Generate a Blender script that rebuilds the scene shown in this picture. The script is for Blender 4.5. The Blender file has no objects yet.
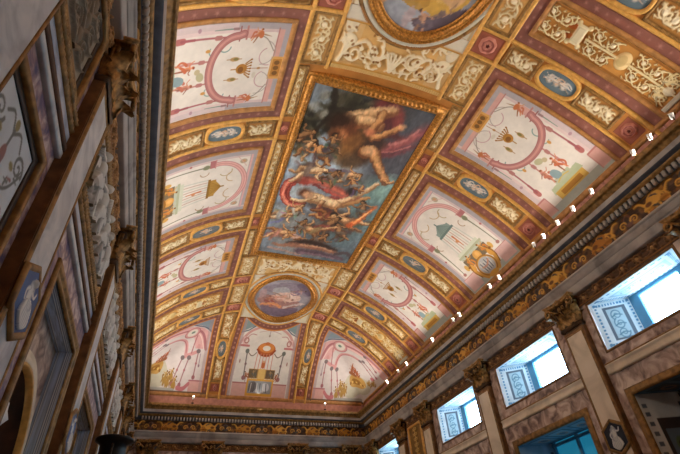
import bpy, bmesh, math, random
import numpy as np
from mathutils import Vector, Matrix
random.seed(7); RNG = np.random.default_rng(7)
C = bpy.context.scene.collection
SC = 8.0                      # metres per layout unit
XC, YC = .387, .983           # middle of the room in layout units (the camera stands at 0,0)
EYE = 1.6
RV, TE, YEND = .68, .5, 1.232
def W(x, y, z): return np.stack([np.asarray(x, float)*SC, np.asarray(y, float)*SC, np.asarray(z, float)*SC + EYE], -1)

# ------------------------------------------------------------------ object bookkeeping
def tag(o, label=None, cat=None, group=None, kind=None):
    if label: o['label'] = label
    if cat: o['category'] = cat
    if group: o['group'] = group
    if kind: o['kind'] = kind
    return o
def thing(name, label, cat, loc=(0, 0, 0), group=None):
    o = bpy.data.objects.new(name, None); C.objects.link(o)
    o.empty_display_size = .1; o.location = loc
    return tag(o, label, cat, group)
def link(name, me, mats, parent=None):
    o = bpy.data.objects.new(name, me); C.objects.link(o)
    if not isinstance(mats, (list, tuple)): mats = [mats]
    for m in mats: me.materials.append(m)
    if parent is not None:
        o.parent = parent
        o.matrix_parent_inverse = Matrix.Translation(-Vector(parent.location)) if parent.type == 'EMPTY' and parent.parent is None else Matrix.Identity(4)
    return o
def mesh_np(name, V, F, mats, parent=None, col=None, smooth=True, mi=None):
    """V (n,3), F (m,4) or list of faces"""
    me = bpy.data.meshes.new(name)
    V = np.asarray(V, np.float32)
    if isinstance(F, np.ndarray):
        nf, k = F.shape
        me.vertices.add(len(V)); me.vertices.foreach_set('co', V.ravel())
        me.loops.add(nf*k); me.loops.foreach_set('vertex_index', F.astype(np.int32).ravel())
        me.polygons.add(nf); me.polygons.foreach_set('loop_start', np.arange(0, nf*k, k, dtype=np.int32))
        me.update(calc_edges=True); me.validate()
    else:
        me.from_pydata([tuple(v) for v in V], [], [tuple(f) for f in F]); me.update()
    if smooth: me.polygons.foreach_set('use_smooth', np.ones(len(me.polygons), bool))
    if mi is not None: me.polygons.foreach_set('material_index', np.asarray(mi, np.int32))
    if col is not None:
        a = me.color_attributes.new('Paint', 'FLOAT_COLOR', 'POINT')
        c = np.ones((len(V), 4), np.float32); c[:, :3] = lin(col)
        a.data.foreach_set('color', c.ravel())
    return link(name, me, mats, parent)
def lin(c):
    c = np.clip(np.asarray(c, float), 0, 1)
    return np.where(c <= .04045, c/12.92, ((c+.055)/1.055)**2.4)
def rgb(*c): return tuple(x/255 for x in c)

# ------------------------------------------------------------------ materials (all node based)
def newmat(name):
    m = bpy.data.materials.new(name); m.use_nodes = True
    return m, m.node_tree.nodes, m.node_tree.links, m.node_tree.nodes['Principled BSDF']
def flat(name, c, rough=.6, metal=0., var=.12, scale=6., bump=0., spec=.35):
    m, N, L, b = newmat(name)
    b.inputs['Roughness'].default_value = rough; b.inputs['Metallic'].default_value = metal
    b.inputs['Specular IOR Level'].default_value = spec
    tc = N.new('ShaderNodeTexCoord'); nz = N.new('ShaderNodeTexNoise'); nz.inputs['Scale'].default_value = scale; nz.inputs['Detail'].default_value = 4
    L.new(tc.outputs['Object'], nz.inputs['Vector'])
    r = N.new('ShaderNodeValToRGB'); L.new(nz.outputs['Fac'], r.inputs['Fac'])
    l = lin(rgb(*c)); r.color_ramp.elements[0].position = .3; r.color_ramp.elements[1].position = .7
    r.color_ramp.elements[0].color = (*np.clip(l*(1-var*2), 0, 1), 1); r.color_ramp.elements[1].color = (*np.clip(l*(1+var*2), 0, 1), 1)
    L.new(r.outputs['Color'], b.inputs['Base Color'])
    if bump:
        bp = N.new('ShaderNodeBump'); bp.inputs['Strength'].default_value = bump; bp.inputs['Distance'].default_value = .02
        n2 = N.new('ShaderNodeTexNoise'); n2.inputs['Scale'].default_value = scale*4; L.new(tc.outputs['Object'], n2.inputs['Vector'])
        L.new(n2.outputs['Fac'], bp.inputs['Height']); L.new(bp.outputs['Normal'], b.inputs['Normal'])
    return m
def marble(name, c0, c1, c2, scale=3., rough=.3, dist=1.5):
    m, N, L, b = newmat(name)
    b.inputs['Roughness'].default_value = rough; b.inputs['Specular IOR Level'].default_value = .35
    tc = N.new('ShaderNodeTexCoord')
    nz = N.new('ShaderNodeTexNoise'); nz.inputs['Scale'].default_value = scale; nz.inputs['Detail'].default_value = 7; nz.inputs['Distortion'].default_value = dist
    L.new(tc.outputs['Object'], nz.inputs['Vector'])
    r = N.new('ShaderNodeValToRGB'); e = r.color_ramp.elements
    e[0].position = .34; e[0].color = (*lin(rgb(*c0)), 1); e[1].position = .66; e[1].color = (*lin(rgb(*c2)), 1)
    k = e.new(.5); k.color = (*lin(rgb(*c1)), 1)
    L.new(nz.outputs['Fac'], r.inputs['Fac']); L.new(r.outputs['Color'], b.inputs['Base Color'])
    return m
def painted(name, rough=.65, metal=0., spec=.25):
    m, N, L, b = newmat(name)
    b.inputs['Roughness'].default_value = rough; b.inputs['Metallic'].default_value = metal; b.inputs['Specular IOR Level'].default_value = spec
    a = N.new('ShaderNodeAttribute'); a.attribute_name = 'Paint'
    tc = N.new('ShaderNodeTexCoord'); nz = N.new('ShaderNodeTexNoise'); nz.inputs['Scale'].default_value = 9; nz.inputs['Detail'].default_value = 5
    L.new(tc.outputs['Object'], nz.inputs['Vector'])
    mp = N.new('ShaderNodeMapRange'); mp.inputs['To Min'].default_value = .86; mp.inputs['To Max'].default_value = 1.1; L.new(nz.outputs['Fac'], mp.inputs['Value'])
    mx = N.new('ShaderNodeVectorMath'); mx.operation = 'SCALE'; L.new(a.outputs['Color'], mx.inputs[0]); L.new(mp.outputs['Result'], mx.inputs['Scale'])
    L.new(mx.outputs['Vector'], b.inputs['Base Color'])
    return m
def emis(name, c, st):
    m = bpy.data.materials.new(name); m.use_nodes = True; N = m.node_tree.nodes; N.clear()
    e = N.new('ShaderNodeEmission'); e.inputs['Color'].default_value = (*lin(rgb(*c)), 1); e.inputs['Strength'].default_value = st
    o = N.new('ShaderNodeOutputMaterial'); m.node_tree.links.new(e.outputs[0], o.inputs[0]); return m
def glass(name):
    m = bpy.data.materials.new(name); m.use_nodes = True; N = m.node_tree.nodes; L = m.node_tree.links; N.clear()
    t = N.new('ShaderNodeBsdfTransparent'); t.inputs['Color'].default_value = (.94, .97, .98, 1)
    g = N.new('ShaderNodeBsdfGlossy'); g.inputs['Roughness'].default_value = .02
    mx = N.new('ShaderNodeMixShader'); o = N.new('ShaderNodeOutputMaterial')
    mx.inputs[0].default_value = .05; L.new(t.outputs[0], mx.inputs[1]); L.new(g.outputs[0], mx.inputs[2]); L.new(mx.outputs[0], o.inputs[0]); return m

M = dict(
 paint=painted('fresco_paint'), oil=painted('oil_paint', .45, 0, .35), stucco=painted('painted_stucco', .55, 0, .3), giltpaint=painted('painted_gilt_stucco', .5, .15, .35),
 gold=flat('gilded_moulding', (214, 162, 84), .42, .2, .09, 14), goldbright=flat('bright_leaf_gold', (186, 128, 58), .3, .5, .25, 25),
 golddark=flat('aged_gilding', (142, 106, 58), .48, .25, .25, 12), ochre=flat('ochre_ground', (186, 128, 58), .7, 0, .1, 5),
 purple=flat('purple_border_paint', (150, 104, 100), .7, 0, .14, 9), redtile=flat('red_tile_ground', (172, 84, 58), .7, 0, .12, 8),
 rosered=flat('rosette_stucco', (184, 116, 100), .65, 0, .12, 12), pinkband=flat('pink_border_paint', (182, 126, 108), .7, 0, .1, 7),
 orange=flat('orange_moulding', (172, 122, 70), .5, .15, .14, 9),
 greym=marble('grey_cornice_marble', (142, 134, 128), (174, 164, 156), (194, 184, 174), 2.2, .5, .6),
 greyd=flat('slate_grey_moulding', (84, 86, 92), .55, 0, .12, 8),
 brown=flat('dark_brown_ground', (84, 52, 28), .6, 0, .2, 10), brass=flat('bronze_pilaster_edge', (120, 84, 48), .5, .15, .2, 9),
 breccia=marble('mauve_breccia_marble', (104, 80, 74), (180, 152, 136), (222, 202, 186), 4.2, .35, 1.0),
 brecciab=marble('violet_breccia_marble', (78, 74, 116), (154, 128, 136), (214, 200, 198), 5., .35, 1.6),
 white=marble('white_shaft_marble', (160, 168, 178), (192, 198, 204), (212, 214, 216), 2.2, .35, 2.),
 cream=marble('cream_shaft_marble', (206, 190, 166), (228, 212, 188), (236, 222, 202), 1.6, .4, 1.2),
 bluegrey=marble('blue_grey_marble', (120, 138, 166), (154, 172, 198), (190, 202, 216), 2.6, .3, 1.8),
 statuary=marble('statuary_marble', (206, 208, 212), (226, 228, 230), (236, 236, 236), 4, .4, .5),
 plaster=flat('painted_plaster', (214, 226, 230), .6, 0, .05, 5), dark=flat('dark_wood', (44, 30, 22), .5, 0, .25, 7), shutter=flat('dark_shutter_paint', (40, 46, 58), .5, 0, .2, 7),
 bronze=flat('dark_bronze', (74, 52, 32), .42, .4, .3, 12), floor=marble('marble_floor', (150, 132, 118), (192, 178, 162), (222, 214, 204), 1.2, .25, 1),
 walln=flat('wall_plaster', (170, 140, 110), .7, 0, .1, 3), lampwhite=flat('lamp_white_enamel', (232, 228, 220), .4, 0, .03, 5),
 lens=emis('lamp_lens', (255, 236, 214), 14.), glass=glass('window_glass'), winframe=flat('pale_blue_window_paint', (96, 156, 190), .5, 0, .05, 5),
 blind=None)

# ------------------------------------------------------------------ the painter: colours and relief for plaster, canvas and stucco
class Cv:
    def __init__(s, u0, u1, v0, v1, nu, nv, base):
        s.e = (u0, u1, v0, v1); s.nu, s.nv = nu, nv
        s.u = np.linspace(u0, u1, nu); s.v = np.linspace(v0, v1, nv)
        s.c = np.empty((nv, nu, 3)); s.c[:] = rgb(*base); s.h = np.zeros((nv, nu)); s.px = min((u1-u0)/nu, (v1-v0)/nv)
    def box(s, a0, a1, b0, b1):
        i0, i1 = np.searchsorted(s.u, [a0, a1]); j0, j1 = np.searchsorted(s.v, [b0, b1])
        i0 = max(i0-1, 0); j0 = max(j0-1, 0); i1 = min(i1+1, s.nu); j1 = min(j1+1, s.nv)
        return (slice(j0, j1), slice(i0, i1)), s.u[None, i0:i1], s.v[j0:j1, None]
    def put(s, sl, m, col, h=0., al=1.):
        m = np.clip(m, 0, 1)*al
        if isinstance(col, tuple): col = np.array(rgb(*col))
        s.c[sl] = s.c[sl]*(1-m[..., None]) + col*m[..., None]
        if h: s.h[sl] = np.maximum(s.h[sl], h*np.clip(m*1.2, 0, 1))
    def ell(s, u, v, ru, rv, col, rot=0., soft=None, h=0., al=1., ring=None):
        R = max(ru, rv)*1.15 + 2*s.px
        sl, U, V = s.box(u-R, u+R, v-R, v+R)
        if 0 in s.c[sl].shape: return
        c, n = math.cos(rot), math.sin(rot); a = (U-u)*c+(V-v)*n; b = -(U-u)*n+(V-v)*c
        q = np.sqrt((a/ru)**2+(b/rv)**2); k = soft if soft else 1.2*s.px/min(ru, rv)
        m = (1-q)/k+.5
        if ring: m = np.minimum(m, (q-(1-ring))/k+.5)
        if h and not ring: hh = h*np.sqrt(np.clip(1-q*q, 0, 1)); s.h[sl] = np.maximum(s.h[sl], hh); s.put(sl, m, col, 0, al)
        else: s.put(sl, m, col, h, al)
    def line(s, pts, w, col, h=0., al=1., w1=None, soft=None):
        pts = [tuple(p) for p in pts]; n = len(pts)-1; w1 = w if w1 is None else w1
        P = np.array(pts); wm = max(w, w1) + 2*s.px + (soft or 0)
        sl, U, V = s.box(P[:, 0].min()-wm, P[:, 0].max()+wm, P[:, 1].min()-wm, P[:, 1].max()+wm)
        if 0 in s.c[sl].shape: return
        best = np.full(s.c[sl].shape[:2], -9.)
        for i in range(n):
            (x0, y0), (x1, y1) = pts[i], pts[i+1]; dx, dy = x1-x0, y1-y0; L2 = dx*dx+dy*dy+1e-12
            t = np.clip(((U-x0)*dx+(V-y0)*dy)/L2, 0, 1)
            ww = w + (w1-w)*(i+t)/n
            best = np.maximum(best, (ww/2-np.hypot(U-x0-t*dx, V-y0-t*dy)))
        s.put(sl, best/(soft or 1.2*s.px)+.5, col, h, al)
    def poly(s, pts, col, h=0., al=1.):
        P = np.array(pts); sl, U, V = s.box(P[:, 0].min(), P[:, 0].max(), P[:, 1].min(), P[:, 1].max())
        if 0 in s.c[sl].shape: return
        m = np.zeros(s.c[sl].shape[:2], bool); n = len(P)
        for i in range(n):
            x0, y0 = P[i]; x1, y1 = P[(i+1) % n]
            if y0 == y1: continue
            m ^= ((y0 > V) != (y1 > V)) & (U < (x1-x0)*(V-y0)/(y1-y0)+x0)
        s.put(sl, m.astype(float), col, h, al)
    def rect(s, a0, a1, b0, b1, col, h=0., al=1.): s.poly([(a0, b0), (a1, b0), (a1, b1), (a0, b1)], col, h, al)
    def blob(s, pts, col, h=0., al=1., n=3):
        P = [tuple(p) for p in pts]
        for _ in range(n):
            Q = []
            for i in range(len(P)):
                a, b = P[i], P[(i+1) % len(P)]
                Q += [(a[0]*.75+b[0]*.25, a[1]*.75+b[1]*.25), (a[0]*.25+b[0]*.75, a[1]*.25+b[1]*.75)]
            P = Q
        s.poly(P, col, h, al)
    def curve(s, pts, w, col, h=0., al=1., w1=None, n=3, soft=None):
        P = [tuple(p) for p in pts]
        for _ in range(n):
            Q = [P[0]]
            for i in range(len(P)-1):
                a, b = P[i], P[i+1]
                Q += [(a[0]*.75+b[0]*.25, a[1]*.75+b[1]*.25), (a[0]*.25+b[0]*.75, a[1]*.25+b[1]*.75)]
            P = Q + [P[-1]]
        s.line(P, w, col, h, al, w1, soft)
    def arc(s, u, v, r, a0, a1, w, col, h=0., al=1., w1=None, ru=None, n=24):
        s.line([(u+(ru or r)*math.cos(a0+(a1-a0)*i/n), v+r*math.sin(a0+(a1-a0)*i/n)) for i in range(n+1)], w, col, h, al, w1)
    def spiral(s, u, v, r, a0, turns, w, col, h=0., al=1., sg=1):
        n = int(22*turns); s.line([(u+r*(1-.86*i/n)*math.cos(a0+sg*turns*6.283*i/n), v+r*(1-.86*i/n)*math.sin(a0+sg*turns*6.283*i/n)) for i in range(n+1)], w, col, h, al, w*.6)
    def mottle(s, amt, cells=14):
        g = RNG.random((cells+2, cells+2)); y = np.linspace(0, cells, s.nv); x = np.linspace(0, cells, s.nu)
        i, j = y.astype(int), x.astype(int); fy, fx = (y-i)[:, None], (x-j)[None]
        fy = fy*fy*(3-2*fy); fx = fx*fx*(3-2*fx)
        q = g[np.ix_(i, j)]*(1-fy)*(1-fx)+g[np.ix_(i+1, j)]*fy*(1-fx)+g[np.ix_(i, j+1)]*(1-fy)*fx+g[np.ix_(i+1, j+1)]*fy*fx
        s.c *= (1+amt*(q-.5)*2)[..., None]
    def warp(s, amt, cells, n=2):
        for _ in range(n):
            D = []
            for k in range(2):
                t = Cv(0, 1, 0, 1, s.nu, s.nv, (128, 128, 128)); t.mottle(1., cells); D.append((t.c[..., 0]/rgb(128, 128, 128)[0]-1)*amt)
            J, I = np.meshgrid(np.arange(s.nu), np.arange(s.nv))
            s.c = s.c[np.clip((I+D[0]/s.px).astype(int), 0, s.nv-1), np.clip((J+D[1]/s.px).astype(int), 0, s.nu-1)]; cells *= 2; amt *= .6
    def daub(s, u, v, ru, rv, col, rot=0., al=.8): s.ell(u, v, ru, rv, col, rot, .9, 0, al)
    def limb(s, pts, w, w1, tone):
        lo, mid, hi = tone; e = w*.14
        s.curve(pts, w*1.12, lo, 0, .95, w1*1.15, 3, w*.12); s.curve([(a-e*.5, b-e) for a, b in pts], w*.72, mid, 0, .95, w1*.75, 3, w*.2); s.curve([(a-e, b-e*1.7) for a, b in pts], w*.26, hi, 0, .85, w1*.26, 3, w*.4)
    def nude(s, u, v, sc, a, tone, cloth, hair, seed):
        r = random.Random(seed); d = (math.cos(a), math.sin(a)); b = (-d[1], d[0]); X = lambda t, k: (u+sc*(d[0]*t+b[0]*k), v+sc*(d[1]*t+b[1]*k)); R = r.uniform; lo, mid, hi = tone; sc = sc*1.22
        s.daub(*X(-.1, .1), sc*.6, sc*.4, (60, 52, 48), a, .5)
        if cloth:
            for _ in range(4): s.curve([X(R(-.1, .2), R(-.3, .3)), X(R(-.4, 0), R(-.5, .5)), X(R(-.9, -.4), R(-.7, .7))], sc*R(.18, .3), tuple(int(c*R(.65, 1.15)) for c in cloth), 0, .8, sc*.1, 3, sc*.12)
        k1, k2, k3, k4 = R(-.25, .25), R(-.25, .25), R(-.3, .3), R(-.3, .3)
        s.limb([X(-.1, -.1), X(-.42, -.22+k1), X(-.55, -.05+k1*2), X(-.85, -.12+k2)], sc*.24, sc*.09, (tuple(int(c*.8) for c in lo), lo, mid))
        s.limb([X(-.1, .1), X(-.4, .28+k3*.5), X(-.6, .22+k4), X(-.85, .38+k4)], sc*.26, sc*.09, tone)
        s.limb([X(-.15, 0), X(.08, R(-.06, .06)), X(.36, 0)], sc*.30, sc*.36, tone)
        s.limb([X(.36, .16), X(.2, .42), X(.42+k3, .62)], sc*.14, sc*.07, tone); s.limb([X(.36, -.15), X(.15, -.36), X(.25+k1, -.62)], sc*.14, sc*.07, (lo, mid, mid))
        if cloth: s.curve([X(-.02, -.2), X(-.14, .0), X(-.2, .24)], sc*.2, cloth, 0, .9, sc*.26, 3, sc*.1); s.curve([X(0, -.16), X(-.1, .0), X(-.14, .2)], sc*.06, tuple(min(255, int(c*1.25)) for c in cloth), 0, .7, sc*.08, 3, sc*.06)
        h = X(.62, k4*.3); s.ell(h[0], h[1], sc*.17, sc*.155, hair, a, .4); g = X(.57, k4*.3+R(-.06, .06)); s.ell(g[0], g[1], sc*.12, sc*.10, mid, a, .5); s.ell(g[0]-sc*.03, g[1]-sc*.03, sc*.05, sc*.05, hi, a, .8, 0, .8)
    # --- ornament
    def rinceau(s, p0, p1, hb, n, col, w, h=.0, dark=None, fl=None):
        """running acanthus scroll from p0 to p1 with half height hb and n volutes"""
        p0, p1 = np.array(p0, float), np.array(p1, float); L = np.hypot(*(p1-p0)); a = (p1-p0)/L; b = np.array([-a[1], a[0]])
        X = lambda t, k: tuple(p0+a*t+b*k)
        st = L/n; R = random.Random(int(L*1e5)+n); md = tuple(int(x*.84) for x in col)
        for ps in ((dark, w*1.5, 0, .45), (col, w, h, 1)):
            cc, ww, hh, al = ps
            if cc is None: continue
            s.line([X(L*i/60, -hb*.8*math.cos(math.pi*n*i/60)) for i in range(61)], ww*.9, cc, hh, al)
            for k in range(n):
                sg = 1 if k % 2 else -1; c = X((k+.5)*st, sg*hb*.10); ang = math.atan2(a[1], a[0]); rr = min(hb*.86, st*.5)
                s.spiral(c[0], c[1], rr, ang+(math.pi if sg > 0 else 0), 1.7, ww*.85, cc, hh, al, 1 if sg < 0 else -1)
                for q in range(6):
                    an = q*1.05+k*1.3; e = (c[0]+rr*R.uniform(1.0, 1.22)*math.cos(an), c[1]+rr*R.uniform(1.0, 1.22)*math.sin(an)); m2 = (c[0]+rr*.8*math.cos(an-.4), c[1]+rr*.8*math.sin(an-.4)); m3 = (c[0]+rr*1.08*math.cos(an-.25), c[1]+rr*1.08*math.sin(an-.25))
                    s.curve([m2, m3, e], ww*1.1, cc, hh, al, ww*.3)
                for q in range(5): an = q*1.256+k; s.line([c, (c[0]+rr*.36*math.cos(an), c[1]+rr*.36*math.sin(an))], ww*.9, cc, hh, al, ww*.5)
                # leaf sprays filling the corners
                for q in (-1, 1):
                    f = X(k*st+st*.02, q*hb*.62)
                    for z in range(2): an = ang+q*(.3+.7*z); s.line([f, (f[0]+rr*.42*math.cos(an), f[1]+rr*.42*math.sin(an))], ww*.8, cc, hh, al, ww*.25)
        for k in range(n):
            sg = 1 if k % 2 else -1; c = X((k+.5)*st, sg*hb*.10)
            s.ell(c[0], c[1], w*1.3, w*1.3, fl or col, 0, None, h*1.3)
    def candel(s, c, d, L, w, col, h=0., dark=None):
        """upright candelabrum of leaf scrolls along direction d"""
        d = np.array(d, float); d /= np.hypot(*d); b = np.array([-d[1], d[0]]); X = lambda t, k: tuple(np.array(c)+d*t+b*k)
        s.line([X(-L/2, 0), X(L/2, 0)], w*.5, col, h)
        for t in (-.38, -.08, .22):
            for sg in (-1, 1):
                q = X(t*L+L*.1, sg*L*.14); s.spiral(q[0], q[1], L*.12, math.atan2(*(-b*sg)[::-1]), 1.2, w*.45, col, h, 1, sg)
                s.curve([X(t*L, 0), X(t*L+L*.1, sg*L*.1), X(t*L+L*.2, sg*L*.3)], w*.6, col, h, 1, w*.15)
            q = X(t*L, 0); s.ell(q[0], q[1], w*.6, w*.6, col, 0, None, h)
    def person(s, u, v, sc, up, skin, cloth=None, hair=(70, 45, 30), seed=0, h=0., lean=0.):
        """small painted or modelled figure; up = angle of the body axis"""
        r = random.Random(seed); a = up+lean; d = (math.cos(a), math.sin(a)); b = (-d[1], d[0])
        X = lambda t, k: (u+sc*(d[0]*t+b[0]*k), v+sc*(d[1]*t+b[1]*k)); sh = tuple(int(x*.72) for x in skin)
        k1, k2, k3, k4 = (r.uniform(-.3, .3) for _ in range(4))
        if cloth:
            s.curve([X(.1, .3), X(.0, .45), X(-.3, .5+k1), X(-.6, .3)], sc*.22, cloth, h*.5, .95, sc*.1)
        s.curve([X(-.05, -.08), X(-.35, -.15+k2*.5), X(-.75, -.2+k2)], sc*.16, sh, h*.7, 1, sc*.07)
        s.curve([X(-.05, .08), X(-.35, .18+k3*.5), X(-.7, .2+k3)], sc*.17, skin, h*.8, 1, sc*.08)
        s.ell(*X(.2, 0), sc*.27, sc*.15, skin, a, .25, h)
        s.ell(*X(.18, -.05), sc*.2, sc*.07, sh, a, .5, 0, .6)
        if cloth: s.curve([X(.05, -.16), X(-.1, .05), X(-.3, .2)], sc*.24, cloth, h*.8, .95, sc*.16)
        s.curve([X(.38, .12), X(.3, .3), X(.4+k4, .5)], sc*.09, skin, h*.7, 1, sc*.05)
        s.curve([X(.38, -.12), X(.25, -.3), X(.3+k1, -.45)], sc*.09, sh, h*.7, 1, sc*.05)
        s.ell(*X(.58, k4*.2), sc*.11, sc*.1, skin, a, .3, h); s.ell(*X(.64, k4*.2-.03), sc*.08, sc*.1, hair, a, .3, h)

# ------------------------------------------------------------------ surfaces: fn(u, v) -> world points
def zside(d): return .36+np.sqrt(np.maximum(RV*RV-d*d, 1e-6))
def zend(t): t = np.clip(t, 0, TE); return .67+.37*(1-(1-t/TE)**1.6)**(1/1.6)
def surf(s, v):
    s = np.asarray(s, float); v = np.asarray(v, float); s, v = np.broadcast_arrays(s, v)
    d = RV*np.sin(s/RV); a = zside(d); b = zend(YEND-np.abs(v)); k = .02
    h = np.clip(.5+.5*(b-a)/k, 0, 1); z = b*(1-h)+a*h-k*h*(1-h)
    return W(XC+d, YC+v, z)
def side(sg): return lambda u, v: surf(sg*np.asarray(u, float), v)
def plane_z(z): return lambda u, v: W(XC+np.asarray(u, float)+0*v, YC+np.asarray(v, float)+0*u, z+0*np.asarray(u, float)+0*v)
def wallx(sg, hw): return lambda a, z: W(XC+sg*hw+0*np.asarray(a, float)+0*z, YC+np.asarray(a, float)+0*z, np.asarray(z, float)+0*a)
def wally(sg, hw): return lambda a, z: W(XC+np.asarray(a, float)+0*z, YC+sg*hw+0*np.asarray(a, float)+0*z, np.asarray(z, float)+0*a)
CEN = W(XC, YC, .2)
def at(fn, u, v):
    """points and inward normals"""
    u = np.asarray(u, float); v = np.asarray(v, float); u, v = np.broadcast_arrays(u, v); e = 1e-4
    P = fn(u, v); n = np.cross(fn(u+e, v)-fn(u-e, v), fn(u, v+e)-fn(u, v-e)); n /= np.linalg.norm(n, axis=-1, keepdims=True)+1e-20
    sg = np.sign((n*(CEN-P)).sum(-1, keepdims=True)); sg[sg == 0] = 1
    return P, n*sg
def gridfaces(nv, nu, wrap=False):
    i = np.arange((nv-1) if True else nv)[:, None]; j = np.arange(nu if wrap else nu-1)[None]; jn = (j+1) % nu
    return np.stack([i*nu+j, i*nu+jn, (i+1)*nu+jn, (i+1)*nu+j], -1).reshape(-1, 4)
def patch(name, fn, cv, mat, parent=None, off=.012, hs=1., skirt=True, keep=None):
    """painted slab on a surface, with relief cv.h (metres*hs) and a rim that goes back into the surface"""
    U, V = np.meshgrid(cv.u, cv.v); P, n = at(fn, U, V)
    Q = P+n*(off+cv.h*hs)[..., None]; nv, nu = U.shape
    Vv = Q.reshape(-1, 3); col = cv.c.reshape(-1, 3); F = gridfaces(nv, nu)
    if keep is not None:
        k4 = (keep[:-1, :-1] & keep[1:, 1:] & keep[1:, :-1] & keep[:-1, 1:]).ravel(); F = F[k4]
    if skirt:
        idx = np.arange(nv*nu).reshape(nv, nu); ring = np.concatenate([idx[0], idx[1:, -1], idx[-1, -2::-1], idx[-2:0:-1, 0]])
        B = (P-n*.01).reshape(-1, 3)[ring]; k0 = len(Vv); Vv = np.concatenate([Vv, B]); col = np.concatenate([col, col[ring]])
        m = len(ring); a = np.arange(m); b = (a+1) % m
        F = np.concatenate([F, np.stack([ring[a], ring[b], k0+b, k0+a], -1)])
    return mesh_np(name, Vv, F, mat, parent, col)
def ellpatch(name, fn, c, ru, rv, cvf, mat, parent=None, off=.012, nr=40, nt=120, rot=0, power=2.):
    """elliptic slab; cvf is a Cv covering the bounding box that gives colours and relief"""
    r = np.concatenate([np.linspace(0.001, 1, nr), [1.]])[:, None]; t = np.linspace(0, 2*np.pi, nt, endpoint=False)[None]
    ct, st = np.cos(t), np.sin(t); k = (np.abs(ct)**power+np.abs(st)**power)**(-1/power)
    U = c[0]+ru*r*ct*k; V = c[1]+rv*r*st*k
    i = np.clip(((U-cvf.e[0])/(cvf.e[1]-cvf.e[0])*(cvf.nu-1)).round().astype(int), 0, cvf.nu-1); j = np.clip(((V-cvf.e[2])/(cvf.e[3]-cvf.e[2])*(cvf.nv-1)).round().astype(int), 0, cvf.nv-1)
    P, n = at(fn, U, V); o = off+cvf.h[j, i]; o[-1] = -.01
    Q = P+n*o[..., None]
    return mesh_np(name, Q.reshape(-1, 3), gridfaces(*U.shape, wrap=True), mat, parent, cvf.c[j, i].reshape(-1, 3))
def densify(pts, closed, step):
    out = []; n = len(pts)
    for i in range(n if closed else n-1):
        a, b = np.array(pts[i]), np.array(pts[(i+1) % n]); k = max(1, int(np.hypot(*(b-a))/step+.5))
        out += [tuple(a+(b-a)*j/k) for j in range(k)]
    if not closed: out.append(tuple(pts[-1]))
    return out
def sweep(name, fn, pts, prof, mat, parent=None, closed=True, step=.01, ripple=None, outward=1, mi=None, base=0.):
    """moulding: profile [(offset in layout units, height in m)] carried along a curve on the surface"""
    pts = densify(pts, closed, step); P = np.array(pts); n = len(P)
    if closed: T0 = P-np.roll(P, 1, 0); T1 = np.roll(P, -1, 0)-P
    else:
        d = np.diff(P, axis=0); T0 = np.vstack([d[:1], d]); T1 = np.vstack([d, d[-1:]])
    T0 = T0/np.linalg.norm(T0, axis=1, keepdims=True); T1 = T1/np.linalg.norm(T1, axis=1, keepdims=True)
    n0 = np.stack([T0[:, 1], -T0[:, 0]], 1); n1 = np.stack([T1[:, 1], -T1[:, 0]], 1)
    if closed:
        ar = (P[:, 0]*np.roll(P[:, 1], -1)-np.roll(P[:, 0], -1)*P[:, 1]).sum(); outward = outward*(1 if ar > 0 else -1)
    N = (n0+n1)/np.maximum(1+(n0*n1).sum(1, keepdims=True), .2)*outward
    o = np.array([p[0] for p in prof])[:, None]; h = np.array([p[1] for p in prof])[:, None]
    U = P[None, :, 0]+N[None, :, 0]*o; V = P[None, :, 1]+N[None, :, 1]*o
    Q, nn = at(fn, U, V); H = np.broadcast_to(h, U.shape).copy()
    if ripple: # (profile rows, amplitude, wavelength)
        L = np.concatenate([[0], np.cumsum(np.linalg.norm(np.diff(P, axis=0), axis=1))])
        for rows, amp, wl in (ripple if isinstance(ripple, list) else [ripple]):
            for r_ in rows: H[r_] += amp*np.abs(np.sin(np.pi*L/wl+(r_ % 2)*.9))
    Q = Q+nn*(H+base)[..., None]
    F = gridfaces(len(prof), n, wrap=closed)
    kk = n if closed else n-1
    return mesh_np(name, Q.reshape(-1, 3), F, mat, parent, mi=None if mi is None else np.repeat(mi, kk), smooth=True)
def rectpts(a0, a1, b0, b1): return [(a0, b0), (a0, b1), (a1, b1), (a1, b0)]
def ellpts(c, ru, rv, n=120, power=2.):
    o = []
    for i in range(n):
        t = -2*math.pi*i/n; k = (abs(math.cos(t))**power+abs(math.sin(t))**power)**(-1/power); o.append((c[0]+ru*math.cos(t)*k, c[1]+rv*math.sin(t)*k))
    return o
ROUND = lambda w, h: [(-w/2, -.005), (-w/2, h*.45), (-w*.3, h*.85), (0, h), (w*.3, h*.85), (w/2, h*.45), (w/2, -.005)]
def solid(name, bm, mat, parent=None, smooth=False):
    bmesh.ops.recalc_face_normals(bm, faces=bm.faces[:])
    me = bpy.data.meshes.new(name); bm.to_mesh(me); bm.free()
    if smooth: me.polygons.foreach_set('use_smooth', np.ones(len(me.polygons), bool))
    return link(name, me, mat, parent)
def boxbm(bm, lo, hi, bev=0.):
    g = bmesh.ops.create_cube(bm, size=1); c = [(a+b)/2 for a, b in zip(lo, hi)]; d = [abs(b-a) for a, b in zip(lo, hi)]
    for v in g['verts']: v.co = Vector((c[0]+v.co.x*d[0], c[1]+v.co.y*d[1], c[2]+v.co.z*d[2]))
    if bev: bmesh.ops.bevel(bm, geom=list({e for v in g['verts'] for e in v.link_edges}), offset=bev, segments=2, affect='EDGES')
    return g
def lbox(name, x0, x1, y0, y1, z0, z1, mat, parent=None, bev=0.):
    """box given in layout units"""
    bm = bmesh.new(); boxbm(bm, W(x0, y0, z0), W(x1, y1, z1), bev); return solid(name, bm, mat, parent)

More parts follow.
